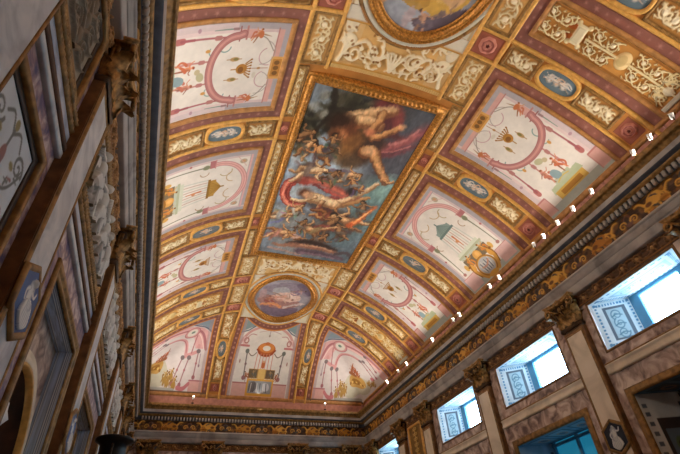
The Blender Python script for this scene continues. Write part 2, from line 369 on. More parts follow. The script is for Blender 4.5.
# ================================================================== THE VAULT
GOLDC = (196, 140, 66); OCH = (184, 126, 58); CRM = (224, 204, 158); CRM2 = (236, 222, 190); DKO = (132, 82, 34)
PURP = (130, 82, 70); PINK = (206, 150, 142); PINKL = (222, 182, 172); WHT = (222, 214, 204); ORG = (196, 110, 52); TEAL = (128, 146, 150)
def shell():
    s = np.linspace(-.713, .713, 181); v = np.concatenate([np.linspace(-YEND, -.8, 60), np.linspace(-.78, .78, 120), np.linspace(.8, YEND, 60)])
    U, V = np.meshgrid(s, v); P, n = at(surf, U, V)
    mesh = mesh_np('ceiling', P.reshape(-1, 3), gridfaces(*U.shape), flat('vault_ochre_plaster', (186, 124, 58), .7, 0, .1, 3))
    tag(mesh, 'ochre plastered barrel vault with hipped ends over the whole gallery', 'ceiling', None, 'structure')
shell()
trim_n = [0]
def trim(name_obj, label=None):
    trim_n[0] += 1; name_obj.name = 'trim_%d' % trim_n[0]; name_obj.data.name = name_obj.name
    return tag(name_obj, label, 'moulding', None, 'structure')
# --- gilded ribs
BANDS = {'F': (-.83, -.761), 'E': (-.608, -.542), 'D': (-.238, -.168), 'C': (.168, .238), 'B': (.542, .608), 'A': (.761, .83)}
BANDTXT = {'F': 'nearest %s band', 'E': '%s band before the nearer arched fresco', 'D': '%s band between temple and nearer arched fresco',
           'C': '%s band between temple and farther arched fresco', 'B': '%s band just past the farther arched fresco', 'A': '%s band bordering the far corner fresco'}
RIB = ROUND(.011, .05)
for sg, sn in ((-1, 'left'), (1, 'right')):
    trim(sweep('rib', side(sg), [(.236, -1.2), (.236, 1.2)], RIB, M['gold'], closed=False, step=.012), 'long gilded rib on the %s of the central strip, outer' % sn)
    trim(sweep('rib', side(sg), [(.159, .40), (.159, .86), (.176, .98), (.180, 1.2)], RIB, M['gold'], closed=False, step=.012), 'gilded rib on the %s edge of the far oval strip, inner' % sn)
    trim(sweep('rib', side(sg), [(.159, -.40), (.159, -1.2)], RIB, M['gold'], closed=False, step=.012), 'gilded rib on the %s edge of the near oval strip, inner' % sn)
    for k, (a, b) in BANDS.items():
        for q, w in ((a, 'near'), (b, 'far')):
            trim(sweep('rib', side(sg), [(.236 if k in 'CD' else .16, q), (.69, q)], ROUND(.010, .045), M['gold'], closed=False, step=.01), '%s gilded rib of the %s' % (w, BANDTXT[k] % sn))
    # the border along the springing
    trim(sweep('border', side(sg), [(.66, -1.2), (.66, 1.2)], [(-.036, .0), (-.035, .015), (.04, .015), (.04, 0)], M['pinkband'], closed=False, step=.02), 'pink painted border along the foot of the %s vault' % sn)
    trim(sweep('border', side(sg), [(.622, -1.19), (.622, 1.19)], ROUND(.012, .05), M['orange'], closed=False, step=.02), 'gilded moulding above the pink border at the foot of the %s vault' % sn)
for sg, sn in ((1, 'far'),):
    E_ = lambda u, v: surf(u, sg*np.asarray(v, float))
    trim(sweep('border', E_, [(-.63, 1.212), (.63, 1.212)], [(-.022, 0), (-.021, .012), (.018, .012), (.018, 0)], M['pinkband'], closed=False, step=.015), 'pink painted border along the foot of the %s vault' % sn)
    trim(sweep('border', E_, [(-.60, 1.194), (.60, 1.194)], ROUND(.009, .045), M['orange'], closed=False, step=.015), 'gilded moulding above the pink border at the foot of the %s vault' % sn)

# --- painting of a framed field: border rings
def stars(cv, pts, col, r):
    for (u, v) in pts:
        cv.ell(u, v, r, r, col, 0, None, 0, .8)
        for a in range(4): cv.line([(u, v), (u+1.8*r*math.cos(a*1.571+.4), v+1.8*r*math.sin(a*1.571+.4))], r*.7, col, 0, .7, r*.2)
def borders(name, label_parent, fn, u0, u1, v0, v1):
    """purple starred border and inner gilt moulding as two parts"""
    w = .022
    cv = Cv(u0, u1, v0, v1, int((u1-u0)/.0022), int((v1-v0)/.0022), PURP); cv.mottle(.1, 14)
    for i, (u, v) in enumerate(densify(rectpts(u0+w/2, u1-w/2, v0+w/2, v1-w/2), True, .026)):
        r = .0018 if i % 2 else .0034
        for a in range(3): cv.line([(u-2*r*math.cos(a*1.047+.4), v-2*r*math.sin(a*1.047+.4)), (u, v), (u+2*r*math.cos(a*1.047+.4), v+2*r*math.sin(a*1.047+.4))], r*.5, (150, 100, 90), .006)
        cv.ell(u, v, r*.9, r*.9, (168, 118, 104), 0, None, .008)
    U, V = np.meshgrid(cv.u, cv.v); patch('starred_border', fn, cv, M['stucco'], label_parent, .014, keep=(np.minimum(np.minimum(U-u0, u1-U), np.minimum(V-v0, v1-V)) < w+.002))
    sweep('gilt_moulding', fn, rectpts(u0+w, u1-w, v0+w, v1-w), [(0, .0), (0, .045), (-.004, .05), (-.010, .03), (-.012, .0)], M['orange'], label_parent, True, .01)
    return u0+w+.012, u1-w-.012, v0+w+.012, v1-w-.012

GREY = (168, 152, 156)
def fresco_base(u0, u1, v0, v1, nu, nv):
    cv = Cv(u0, u1, v0, v1, nu, nv, WHT); cv.mottle(.03, 10)
    cv.rect(u0, u0+.018, v0, v1, (170, 162, 164)); cv.rect(u0, u1, v0, v0+.014, (168, 160, 162)); cv.rect(u0, u1, v1-.014, v1, (168, 160, 162))
    for k in range(3):
        cv.rect(u0+.018+k*.001, u1, v0+.014+k*.002, v0+.018+k*.002, (206, 184, 182)); cv.rect(u0, u1, v1-.018-k*.002, v1-.014-k*.002, (206, 184, 182))
    cv.rect(u1-.022, u1, v0, v1, (172, 176, 166)); return cv
def arched(u0, u1, v0, v1, left):
    cv = fresco_base(u0, u1, v0, v1, 300, 210); c = (v0+v1)/2; P = (178, 122, 116); PL = (206, 160, 150)
    L = lambda a, b, w, col, **k: cv.line([(a[0], c+a[1]), (b[0], c+b[1])], w, col, **k)
    # top bar with gilt plaque
    cv.rect(.288, .302, v0+.014, v1-.014, PL); L((.302, -.1), (.302, .1), .003, P)
    cv.rect(.272, .306, c-.03, c+.03, (212, 160, 90)); cv.rect(.278, .300, c-.024, c+.024, (186, 128, 60))
    for k in (-.014, 0, .014): cv.ell(.289, c+k, .007, .006, (120, 84, 40))
    for sg in (-1, 1): cv.rect(.40, .585, c+sg*.1-.0115, c+sg*.1+.0115, (222, 200, 198), 0, .7)
    # hanging loops
    for sg in (-1, 1):
        cv.arc(.315, c+sg*.03, .022, -1.2, 1.8, .0022, (190, 150, 150)); cv.arc(.33, c+sg*.04, .03, 1.5, 4.4, .002, (170, 158, 150))
        cv.curve([(.305, c+sg*.045), (.325, c+sg*.075), (.345, c+sg*.082)], .0022, (140, 132, 120))
        # capital blocks with little sphinxes
        cv.rect(.352, .394, c+sg*.086-.010, c+sg*.086+.010, PL); L((.378, sg*.074), (.378, sg*.103), .0045, P); L((.394, sg*.07), (.394, sg*.103), .003, (150, 90, 90))
        cv.person(.352, c+sg*.083, .026, 3.6, (206, 136, 92), (190, 110, 80), (140, 84, 50), 3, lean=-.5*sg); cv.ell(.343, c+sg*.084, .006, .009, (190, 112, 70)); cv.line([(.335, c+sg*.084), (.318, c+sg*.08)], .004, (170, 140, 110), w1=.001)
        # corner candle with green leaf
        L((.405, sg*.098), (.455, sg*.097), .0035, (120, 146, 132), w1=.0015); L((.40, sg*.098), (.41, sg*.098), .006, (150, 120, 120))
        # outer column
        L((.394, sg*.079), (.535, sg*.083), .0045, (170, 104, 106)); L((.44, sg*.080), (.448, sg*.080), .011, P); L((.526, sg*.083), (.538, sg*.083), .014, (178, 108, 104)); L((.50, sg*.082), (.53, sg*.083), .006, (160, 92, 96))
        # inner column
        L((.448, sg*.027), (.53, sg*.030), .004, (190, 130, 124)); L((.474, sg*.028), (.481, sg*.028), .010, P); L((.505, sg*.029), (.512, sg*.029), .009, (200, 140, 130))
        # swags and hanging drops
        cv.arc(.425, c+sg*.06, .014, .2, 2.9, .003, (132, 158, 150)); cv.arc(.45, c+sg*.05, .012, -.6, 2.2, .0028, (140, 166, 154)); cv.ell(.465, c+sg*.052, .006, .004, (206, 150, 80))
        cv.ell(.397, c+sg*.026, .0115, .0055, (186, 150, 96)); L((.38, sg*.026), (.416, sg*.026), .002, (170, 130, 90)); cv.ell(.394, c+sg*.026, .006, .0035, (130, 120, 70))
        # pedestals
        cv.rect(.553, .604, c+sg*.1-.018, c+sg*.1+.018, (206, 158, 148)); cv.rect(.553, .557, c+sg*.1-.018, c+sg*.1+.018, (184, 122, 116)); L((.557, sg*.083), (.604, sg*.083), .003, (188, 132, 126))
        cv.ell(.49, c+sg*.10, .004, .005, (176, 140, 150))
    # great arch
    for w, col in ((.0185, (160, 98, 98)), (.0145, P), (.006, (204, 146, 138))):
        cv.line([(.385, c+.086), (.40, c+.082)]+[(.395+.062*math.sin(math.pi*i/30), c+.082*math.cos(math.pi*i/30)) for i in range(31)]+[(.385, c-.086)], w, col)
    # gilt crown
    cv.ell(.376, c, .014, .013, (178, 124, 52)); cv.ell(.378, c+.002, .007, .008, (130, 84, 36))
    for k in range(-3, 4): cv.line([(.367, c+k*.0045), (.355, c+k*.0078)], .0034, (164, 112, 52), w1=.0028); cv.ell(.354, c+k*.0078, .0024, .0024, (150, 96, 40))
    cv.line([(.39, c), (.402, c)], .003, (176, 132, 80)); cv.line([(.35, c), (.31, c)], .0022, (182, 146, 120)); cv.ell(.333, c, .0045, .003, (176, 130, 80))
    cv.ell(.342, c+.018, .005, .008, (206, 196, 180))
    # altar with figures
    cv.poly([(.547, c-.05), (.553, c+.05), (.572, c+.055), (.566, c-.055)], (176, 184, 150)); cv.rect(.566, .59, c-.05, c+.05, (206, 168, 84)); cv.rect(.572, .586, c-.035, c+.035, (170, 120, 50))
    cv.rect(.54, .556, c-.028, c+.028, (180, 184, 156)); cv.curve([(.55, c-.02), (.545, c), (.552, c+.02)], .003, (206, 176, 90))
    cv.person(.517, c-.018, .034, math.pi, (214, 134, 96), (196, 104, 70), (150, 80, 50), 5); cv.person(.52, c+.026, .036, math.pi, (206, 140, 116), (190, 112, 90), (150, 90, 60), 8)
    cv.blob([(.515, c+.004), (.52, c+.02), (.545, c+.018), (.548, c-.004), (.53, c-.006)], (136, 158, 162)); cv.ell(.478, c+.008, .009, .012, (182, 176, 140), .4); cv.ell(.486, c-.006, .007, .007, (190, 176, 140))
    return cv
def temple(u0, u1, v0, v1, left):
    cv = fresco_base(u0, u1, v0, v1, 300, 240); c = 0; P = (206, 152, 146); PD = (176, 112, 112)
    roof = (176, 136, 62) if left else (134, 150, 142); roofd = (142, 104, 40) if left else (108, 124, 118)
    cv.rect(.286, .292, v0+.014, v1-.014, (214, 168, 164))
    for w, col in ((.017, (188, 136, 134)), (.012, (222, 172, 164)), (.003, (200, 144, 140))):
        cv.line([(.402, .094)]+[(.385-.089*math.sin(math.pi*i/30), .094*math.cos(math.pi*i/30)) for i in range(31)]+[(.402, -.094)], w, col)
    for sg in (-1, 1):
        cv.rect(.396, .412, sg*.096-.014, sg*.096+.014, PD); cv.rect(.393, .397, sg*.096-.017, sg*.096+.017, (196, 138, 134))
        cv.ell(.312, sg*.09, .011, .009, (176, 164, 140)); cv.ell(.312, sg*.09, .006, .005, (196, 150, 110)); cv.line([(.30, sg*.07), (.33, sg*.108)], .002, (206, 170, 160))
        cv.ell(.422, sg*.09, .011, .008, (132, 136, 102)); cv.line([(.418, sg*.09), (.545, sg*.096)], .0048, (128, 128, 108), w1=.003); cv.ell(.545, sg*.096, .006, .007, (170, 120, 110))
        cv.arc(.425, sg*.07, .013, .2, 3, .0028, (170, 140, 110)); cv.arc(.335, sg*.035, .02, -1.2, 1.6, .003, (190, 160, 120)); cv.arc(.36, sg*.06, .018, .5, 3.4, .003, (178, 160, 120))
        cv.ell(.47, sg*.108, .004, .004, PD); cv.rect(.556, .606, sg*.09-.03, sg*.09+.03, (214, 176, 170)); cv.rect(.556, .559, sg*.09-.03, sg*.09+.03, (190, 134, 128))
    # round temple
    for k in range(-4, 5): cv.line([(.412, k*.0095), (.487, k*.011)], .0042 if k % 2 == 0 else .0026, (196, 196, 186) if k % 2 == 0 else (182, 150, 130))
    cv.line([(.43, 0), (.475, 0)], .007, (198, 122, 86), w1=.003); cv.ell(.452, .003, .006, .006, (206, 140, 96))
    cv.poly([(.366, 0), (.386, .028), (.386, -.028)], roof); cv.rect(.386, .406, -.034, .034, roof); cv.rect(.402, .410, -.04, .04, roofd); cv.line([(.36, 0), (.366, 0)], .005, roofd)
    for k in range(-3, 4): cv.line([(.37, k*.001), (.404, k*.009)], .0016, roofd)
    cv.rect(.485, .496, -.055, .055, (206, 208, 188)); cv.rect(.496, .504, -.062, .062, (176, 180, 150)); cv.rect(.504, .512, -.058, .058, (186, 190, 170))
    # gilt group with the grey roundel
    cv.rect(.512, .545, -.06, .06, (120, 104, 84)); cv.ell(.528, -.004, .017, .017, (212, 156, 80)); cv.ell(.525, -.007, .009, .009, (228, 178, 104), 0, .8)
    for sg in (-1, 1):
        cv.person(.527, sg*.04, .036, math.pi, (216, 156, 84), (206, 130, 60), (120, 80, 40), 4+sg, lean=.3*sg); cv.ell(.535, sg*.068, .012, .008, (210, 166, 90)); cv.curve([(.54, sg*.05), (.57, sg*.055), (.60, sg*.03)], .016, (196, 142, 66)); cv.ell(.55, sg*.05, .014, .012, (208, 154, 72)); cv.curve([(.53, sg*.05), (.56, sg*.062), (.59, sg*.05)], .004, (140, 92, 40)); cv.ell(.54, sg*.058, .004, .006, (130, 84, 40))
    cv.ell(.572, 0, .036, .041, (200, 146, 64)); cv.ell(.572, 0, .036, .041, (150, 102, 44), ring=.12); cv.ell(.572, 0, .029, .034, (166, 164, 164))
    for k in range(9): cv.line([(.553+.004*(k % 3), -.024+k*.006), (.588, -.02+k*.005)], .0035, (104, 104, 110) if k % 2 else (196, 192, 186))
    cv.curve([(.56, -.02), (.575, .0), (.57, .02)], .006, (176, 130, 110)); cv.ell(.604, 0, .009, .024, (200, 146, 64))
    return cv
FP = {'near': (-.542, -.238), 'mid': (-.168, .168), 'far': (.238, .542)}
FLAB = {('right', 'near'): 'large arched fresco panel with gold crown above the biggest pale window, right vault',
        ('right', 'mid'): 'fresco panel with grey round temple and gilt roundel, right vault',
        ('right', 'far'): 'smaller arched fresco panel with gold crown beyond the grey temple, right vault',
        ('left', 'near'): 'large arched fresco panel with gold crown at the upper left of the vault',
        ('left', 'mid'): 'fresco panel with brown gabled temple and orange base, left vault',
        ('left', 'far'): 'smaller arched fresco panel with gold crown beyond the brown temple, left vault'}
for sg, sn in ((-1, 'left'), (1, 'right')):
    for k, (a, b) in FP.items():
        fn = side(sg); t = thing('fresco_panel', FLAB[sn, k], 'fresco', tuple(surf(sg*.42, (a+b)/2)), 'white ground fresco panels on the long sides of the vault')
        u0, u1, v0, v1 = borders('', t, fn, .242, .645, a+.006, b-.006)
        cv = (temple if k == 'mid' else arched)(u0, .612, v0, v1, sn == 'left')
        patch('painted_field', fn, cv, M['paint'], t, .01)

# --- transverse bands: scroll panels, cameo medallions and rosette tiles
def scroll_cv(u0, u1, v0, v1, ground, leaf, n, nu, nv, w, h=.03, dark=None):
    cv = Cv(u0, u1, v0, v1, nu, nv, ground); cv.mottle(.06, 6); m = min(u1-u0, v1-v0)
    e = m*.05; dk = tuple(int(x*.72) for x in ground)
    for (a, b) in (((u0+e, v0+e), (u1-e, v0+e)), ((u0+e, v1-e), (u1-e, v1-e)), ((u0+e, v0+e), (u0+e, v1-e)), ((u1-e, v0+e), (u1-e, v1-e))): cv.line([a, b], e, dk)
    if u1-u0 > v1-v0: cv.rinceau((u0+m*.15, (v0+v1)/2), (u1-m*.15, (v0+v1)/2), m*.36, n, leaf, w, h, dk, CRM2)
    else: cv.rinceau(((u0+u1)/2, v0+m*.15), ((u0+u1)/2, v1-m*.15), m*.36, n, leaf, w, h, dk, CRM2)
    return cv
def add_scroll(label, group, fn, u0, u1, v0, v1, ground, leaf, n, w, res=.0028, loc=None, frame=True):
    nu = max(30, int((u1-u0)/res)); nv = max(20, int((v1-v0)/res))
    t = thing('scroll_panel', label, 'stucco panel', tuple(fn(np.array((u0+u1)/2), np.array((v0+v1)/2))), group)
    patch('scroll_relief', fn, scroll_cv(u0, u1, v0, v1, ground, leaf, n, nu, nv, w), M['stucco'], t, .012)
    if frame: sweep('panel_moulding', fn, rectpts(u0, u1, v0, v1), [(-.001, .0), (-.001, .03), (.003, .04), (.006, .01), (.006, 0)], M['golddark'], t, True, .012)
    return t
BG = (98, 116, 126)
def cameo(label, fn, c, ru, rv, up, seed, big=True, grey=False, power=2.6):
    t = thing('cameo_medallion', label, 'medallion', tuple(fn(np.array(c[0]), np.array(c[1]))), 'blue cameo medallions on the vault bands')
    cv = Cv(c[0]-ru, c[0]+ru, c[1]-rv, c[1]+rv, 90, 70, (104, 112, 116) if grey else BG); cv.mottle(.05, 5)
    a = max(ru, rv); ln = (1, 0) if ru > rv else (0, 1); sk = (206, 190, 176) if grey else (226, 208, 190)
    for k in (-.42, .0, .4):
        if grey and k: continue
        cv.ell(c[0]+ln[0]*a*k, c[1]+ln[1]*a*k, ru*(.15 if ru > rv else .3), rv*(.42 if ru > rv else .42), sk, .5*k, .5, .012, .8)
        cv.person(c[0]+ln[0]*a*k, c[1]+ln[1]*a*k+(0 if ru > rv else 0), min(ru, rv)*(1.05 if not grey else 1.3), up, sk, (214, 178, 150) if k == 0 else (214, 206, 196), (176, 150, 130), seed+int(k*10), .02, .5*k)
    cv.line([(c[0]-ln[0]*a*.8-(1-ln[0])*ru*.75, c[1]-ln[1]*a*.8-(1-ln[1])*0), (c[0]+ln[0]*a*.8-(1-ln[0])*ru*.75, c[1]+ln[1]*a*.8)], .002, (150, 160, 168), 0, .5)
    ellpatch('cameo_field', fn, c, ru, rv, cv, M['stucco'], t, .02, 26, 64, 0, power)
    sweep('gilt_frame', fn, ellpts(c, ru, rv, 64, power), [(-.001, 0), (-.001, .035), (.002, .055), (.005, .06), (.008, .05), (.010, 0)], M['gold'], t, True, .006)
    return t
def rosette(label, fn, u0, u1, v0, v1, group='red rosette tiles where the ribs cross', nm='rosette_tile'):
    c = ((u0+u1)/2, (v0+v1)/2); r = min(u1-u0, v1-v0)*.42
    t = thing(nm, label, 'rosette', tuple(fn(np.array(c[0]), np.array(c[1]))), group)
    cv = Cv(u0, u1, v0, v1, 26, 26, (150, 84, 66)); cv.mottle(.08, 4); cv.line([(u0, v0), (u1, v0)], r*.12, DKO); cv.line([(u0, v0), (u0, v1)], r*.12, DKO)
    patch('tile_ground', fn, cv, M['stucco'], t, .008)
    # flower: two rings of petals round a button
    n, k = 7, 49; rr = np.linspace(.0, 1, 14)[:, None]; a = np.linspace(0, 2*np.pi, k, endpoint=False)[None]
    R = r*rr*(1-.06*rr*(1+np.cos(8*a))/2); P, nn = at(fn, c[0]+R*np.cos(a), c[1]+R*np.sin(a))
    h = .014+.05*np.abs(np.sin(rr*math.pi*2.2))*(.75+.25*np.cos(6*a+3*rr))+.0*(rr < .2); h = np.where(rr > .99, .0, h)
    cc = np.array(rgb(196, 128, 110))*np.ones((14, k, 1)); cc[:3] = rgb(104, 46, 40); cc[7:9] = rgb(150, 80, 70)
    mesh_np('rosette_flower', (P+nn*h[..., None]).reshape(-1, 3), gridfaces(14, k, True), M['stucco'], t, cc.reshape(-1, 3))
    return t
SG = 'cream scroll panels on the cross bands'
for sg, sn in ((-1, 'left'), (1, 'right')):
    fn = side(sg)
    for i, (k, (a, b)) in enumerate(BANDS.items()):
        bt = BANDTXT[k] % sn; A, B = a+.010, b-.010; gr = (190, 134, 66) if k in 'AB' else (172, 120, 58); lf = (230, 206, 154) if k in 'AB' else (222, 204, 164)
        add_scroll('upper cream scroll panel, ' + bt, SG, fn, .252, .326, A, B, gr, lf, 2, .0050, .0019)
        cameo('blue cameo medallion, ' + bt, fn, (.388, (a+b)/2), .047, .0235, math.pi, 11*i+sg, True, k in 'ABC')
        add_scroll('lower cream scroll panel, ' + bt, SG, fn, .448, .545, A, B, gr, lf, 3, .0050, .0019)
        rosette('red rosette tile at the foot, ' + bt, fn, .560, .610, A, B, 'red rosette tiles at the foot of the cross bands')
        if k in 'CD':
            rosette('thin red rosette beside the big painting, ' + bt, fn, .205, .230, a+.012, b-.012, 'thin red rosette tiles beside the big painting')
        else:
            rosette('red rosette tile where ribs cross, ' + bt, fn, .166, .228, A-.004, B+.004)
# --- wide scroll panels between bands E-F and A-B
for sg, sn in ((-1, 'left'), (1, 'right')):
    fn = side(sg)
    for (a, b, lab) in ((-.761, -.608, 'nearest the picture edge'), (.608, .761, 'before the far corner')):
        near = a < 0
        t = thing('wide_scroll_panel', 'wide gold panel of cream acanthus scrolls with a tablet, %s vault, %s' % (sn, lab), 'stucco panel', tuple(surf(sg*.45, (a+b)/2)), 'wide scroll panels')
        u0, u1, v0, v1 = borders('', t, fn, .242, .645, a+.006, b-.006)
        cv = Cv(u0, .612, v0, v1, 300, 96, (190, 134, 66) if near else (212, 160, 84)); cv.mottle(.08, 10); c = (v0+v1)/2; hb = (v1-v0)/2; cr = (226, 208, 160) if near else (238, 214, 158)
        for e in (v0+.003, v1-.003): cv.line([(u0, e), (.612, e)], .004, (150, 96, 40))
        for q in (-1, 1): cv.ell(.336, c+q*hb*.3, .011, .008, ORG); cv.curve([(.33, c+q*.012), (.338, c+q*hb*.5), (.333, c+q*hb*.85)], .007, cr, .04, 1, .003)
        cv.poly([(.345, c-hb*.6), (.348, c+hb*.6), (.372, c+hb*.6), (.369, c-hb*.6)], (226, 210, 170), .05); cv.rect(.350, .367, c-hb*.45, c+hb*.45, (214, 200, 164), .06)
        for q in (-1, 1):
            for u in (.345, .372): cv.ell(u, c+q*hb*.6, .006, .006, cr, 0, None, .05)
        for q in (-1, 1):
            for (a_, b_, n_) in ((.264, .338, 2), (.378, .452, 2), (.488, .596, 3)):
                cv.rinceau((a_, c+q*hb*.46), (b_, c+q*hb*.46), hb*.42, n_, cr, .0034, .035, (150, 100, 44), CRM2)
        cv.line([(.378, c), (.60, c)], .005, cr, .045)
        cv.ell(.47, c, .017, .02, (224, 196, 140), 0, None, .05); cv.ell(.468, c, .010, .013, (206, 178, 120), 0, None, .02)
        for q in (-1, 1): cv.person(.572, c+q*hb*.42, .030, math.pi, (234, 214, 166), (226, 204, 150), (214, 190, 140), 3+q, .05, .35*q)
        cv.ell(.585, c, .012, .009, CRM2, 0, None, .05); cv.rect(.600, .612, v0, v1, (206, 196, 176), .05)
        patch('scroll_relief', fn, cv, M['stucco'], t, .012)
# --- the long strips either side of the centre
LG = 'scroll panels along the long ribs'
for sg, sn in ((-1, 'left'), (1, 'right')):
    fn = side(sg)
    for (a, b, n, lab) in ((-.755, -.614, 2, 'beside the near oval painting'), (.614, .755, 2, 'beside the far oval painting'), (.412, .536, 2, 'just beyond the big painting'), (-.536, -.412, 2, 'just before the big painting'), (.845, .985, 2, 'at the far end above the blue cameo'), (1.072, 1.15, 1, 'at the far end below the blue cameo')):
        x0, x1 = (.168, .227) if b < .8 else ((.184, .226) if a > 1 else (.176, .227))
        add_scroll('cream scroll panel on the %s long strip, %s' % (sn, lab), LG, fn, x0, x1, a, b, (198, 148, 82) if b < .8 else (186, 132, 70), (226, 206, 162), n+1 if b < 1 else 2, .0050, .0019)
    for (a, b, lab) in ((-.395, -.25, 'nearer'), (-.155, .155, 'middle'), (.25, .395, 'farther')):
        add_scroll('thin cream scroll panel on the %s edge of the big painting, %s length' % (sn, lab), 'thin scroll panels beside the big painting', fn, .207, .229, a, b, (204, 156, 88), (226, 202, 154), 14 if b-a > .2 else 7, .0022, .0019)
    cameo('grey blue cameo medallion with a standing figure, %s rib of the far end' % sn, fn, (.205, 1.03), .0185, .034, math.pi*1.5, 70+sg, False, True, 2.2)
    rosette('red rosette tile at the foot of the %s rib of the far end' % sn, fn, .186, .226, 1.160, 1.182)

# ================================================================== CENTRAL PAINTING
UP = -math.pi/2
def big_canvas():
    cv = Cv(-.174, .174, -.362, .372, 300, 620, (120, 128, 136)); cv.mottle(.14, 7); D = cv.daub; R = random.Random(4)
    # sky
    for u, v, a, b, c in ((-.08, -.1, .14, .1, (156, 172, 190)), (-.12, .05, .1, .12, (154, 172, 196)), (.0, -.1, .08, .06, (166, 180, 194)), (-.13, .2, .08, .12, (128, 144, 160)), (.08, .25, .12, .1, (88, 102, 112)), (.1, .33, .12, .06, (80, 94, 104)), (-.1, .34, .1, .05, (112, 122, 134)),
                          (.12, -.3, .12, .12, (64, 66, 74)), (.0, -.34, .1, .06, (56, 54, 54)), (.13, -.12, .08, .1, (70, 70, 78)), (.03, -.03, .1, .05, (104, 104, 104)), (.12, .0, .05, .09, (98, 128, 128)), (.14, .08, .05, .12, (94, 122, 126)), (.10, .20, .06, .06, (90, 110, 116)), (.15, -.05, .03, .06, (120, 150, 146))): D(u, v, a, b, c, 0, .95)
    for _ in range(70): u, v = R.uniform(-.17, .1), R.uniform(.1, .36); D(u, v, R.uniform(.015, .04), R.uniform(.008, .02), R.choice([(134, 132, 128), (92, 92, 96), (112, 110, 108), (150, 148, 144)]), R.uniform(-.6, .6), .5)
    for _ in range(30): u, v = R.uniform(-.17, .0), R.uniform(-.18, .05); D(u, v, R.uniform(.015, .035), R.uniform(.008, .018), R.choice([(170, 176, 180), (142, 150, 156), (128, 134, 140)]), R.uniform(-.6, .6), .5)
    # dark tree at the top left
    for _ in range(170):
        u = R.uniform(-.174, .04); v = R.uniform(-.362, -.24)+max(0, -.06-u)*R.uniform(.2, 1.1); D(u, v, R.uniform(.006, .02), R.uniform(.006, .018), R.choice([(40, 38, 30), (56, 52, 40), (74, 68, 54), (34, 32, 28), (92, 84, 66)]), R.uniform(0, 3), .85)
    for u, v in ((-.14, -.33), (-.155, -.29), (-.12, -.275)): D(u, v, .012, .016, (150, 148, 140), .5, .7)
    cv.curve([(-.12, -.36), (-.10, -.29), (-.13, -.22), (-.12, -.15)], .018, (40, 34, 28), 0, .9, .006, 3, .006); cv.curve([(-.11, -.3), (-.04, -.31), (.0, -.34)], .014, (42, 36, 30), 0, .9, .005, 3, .006)
    # crimson and rose mantle
    for p, w, c in (([(.02, -.345), (.06, -.32), (.08, -.27)], .05, (104, 44, 44)), ([(.05, -.35), (.09, -.32), (.07, -.26)], .03, (126, 58, 54)), ([(.04, -.3), (.08, -.26), (.12, -.25)], .03, (80, 40, 42)), ([(.07, -.2), (.11, -.22), (.15, -.27), (.172, -.31)], .05, (124, 62, 66)), ([(.08, -.21), (.12, -.235), (.155, -.28)], .026, (154, 84, 84)), ([(.075, -.18), (.12, -.19), (.165, -.24)], .022, (104, 54, 62)), ([(.09, -.225), (.13, -.25), (.15, -.30)], .010, (178, 110, 106)), ([(.08, -.195), (.115, -.205), (.15, -.235)], .008, (170, 100, 98))): cv.curve(p, w, c, 0, .9, w*.6, 3, w*.5)
    # brown shadowed drapery of the great figure
    for u, v, a, b, c in ((.0, -.2, .055, .07, (92, 60, 36)), (-.02, -.17, .04, .05, (122, 84, 48)), (.03, -.17, .03, .05, (66, 44, 32)), (-.03, -.21, .03, .03, (126, 84, 48)), (.0, -.13, .03, .03, (92, 70, 50)), (.05, -.22, .03, .03, (58, 40, 34))): D(u, v, a, b, c, .2, .95)
    sk = ((124, 80, 52), (194, 148, 102), (226, 190, 146)); wm = ((112, 68, 42), (182, 126, 78), (214, 164, 112)); dk = ((80, 54, 38), (138, 98, 64), (174, 130, 90))
    cv.limb([(-.045, -.275), (-.015, -.30), (.03, -.318), (.06, -.335)], .055, .020, sk); cv.limb([(-.02, -.28), (.02, -.285), (.035, -.275)], .045, .03, sk)
    cv.limb([(.03, -.318), (.03, -.29), (.02, -.255)], .028, .018, wm); cv.limb([(.035, -.235), (.06, -.25), (.095, -.29)], .026, .016, wm); D(.098, -.293, .012, .011, (214, 158, 116)); D(.018, -.25, .016, .013, (196, 118, 84))
    cv.limb([(.035, -.18), (.05, -.19), (.07, -.165), (.105, -.12), (.142, -.078)], .046, .020, wm); D(.043, -.187, .02, .018, (214, 166, 126)); cv.limb([(.135, -.085), (.15, -.078), (.162, -.088)], .014, .009, wm)
    D(-.072, -.255, .034, .036, (44, 28, 20), .3, 1); D(-.065, -.262, .028, .03, (54, 34, 24), .2, .9); D(-.062, -.222, .026, .022, (150, 92, 58), .2, .9); D(-.052, -.228, .014, .012, (190, 124, 82), .2, .8); D(-.075, -.212, .018, .018, (84, 48, 30), .2, .9); D(-.035, -.245, .02, .02, (110, 62, 40), 0, .8)
    # rose mantle billowing over the reclining nymph
    for r_, w, c in ((.058, .034, (138, 58, 50)), (.06, .024, (190, 92, 76)), (.064, .009, (222, 142, 118)), (.05, .006, (120, 48, 44))): cv.arc(-.112, .035, r_, 1.0, 4.9, w, c, 0, .95, ru=r_*.73)
    for p, w, c in (([(-.105, -.02), (-.06, -.035), (-.02, -.015), (.04, .005), (.09, .015)], .04, (160, 72, 62)), ([(-.09, -.03), (-.04, -.03), (.0, -.005), (.05, .01)], .02, (204, 112, 92)), ([(-.07, -.012), (-.02, .01), (.03, .02)], .012, (120, 50, 48)), ([(-.03, .0), (.02, .02), (.08, .02)], .014, (186, 90, 78)), ([(.0, .03), (.05, .035), (.1, .01)], .02, (136, 60, 54))): cv.curve(p, w, c, 0, .9, w*.5, 3, w*.4)
    pl = ((156, 112, 78), (218, 182, 138), (244, 220, 182))
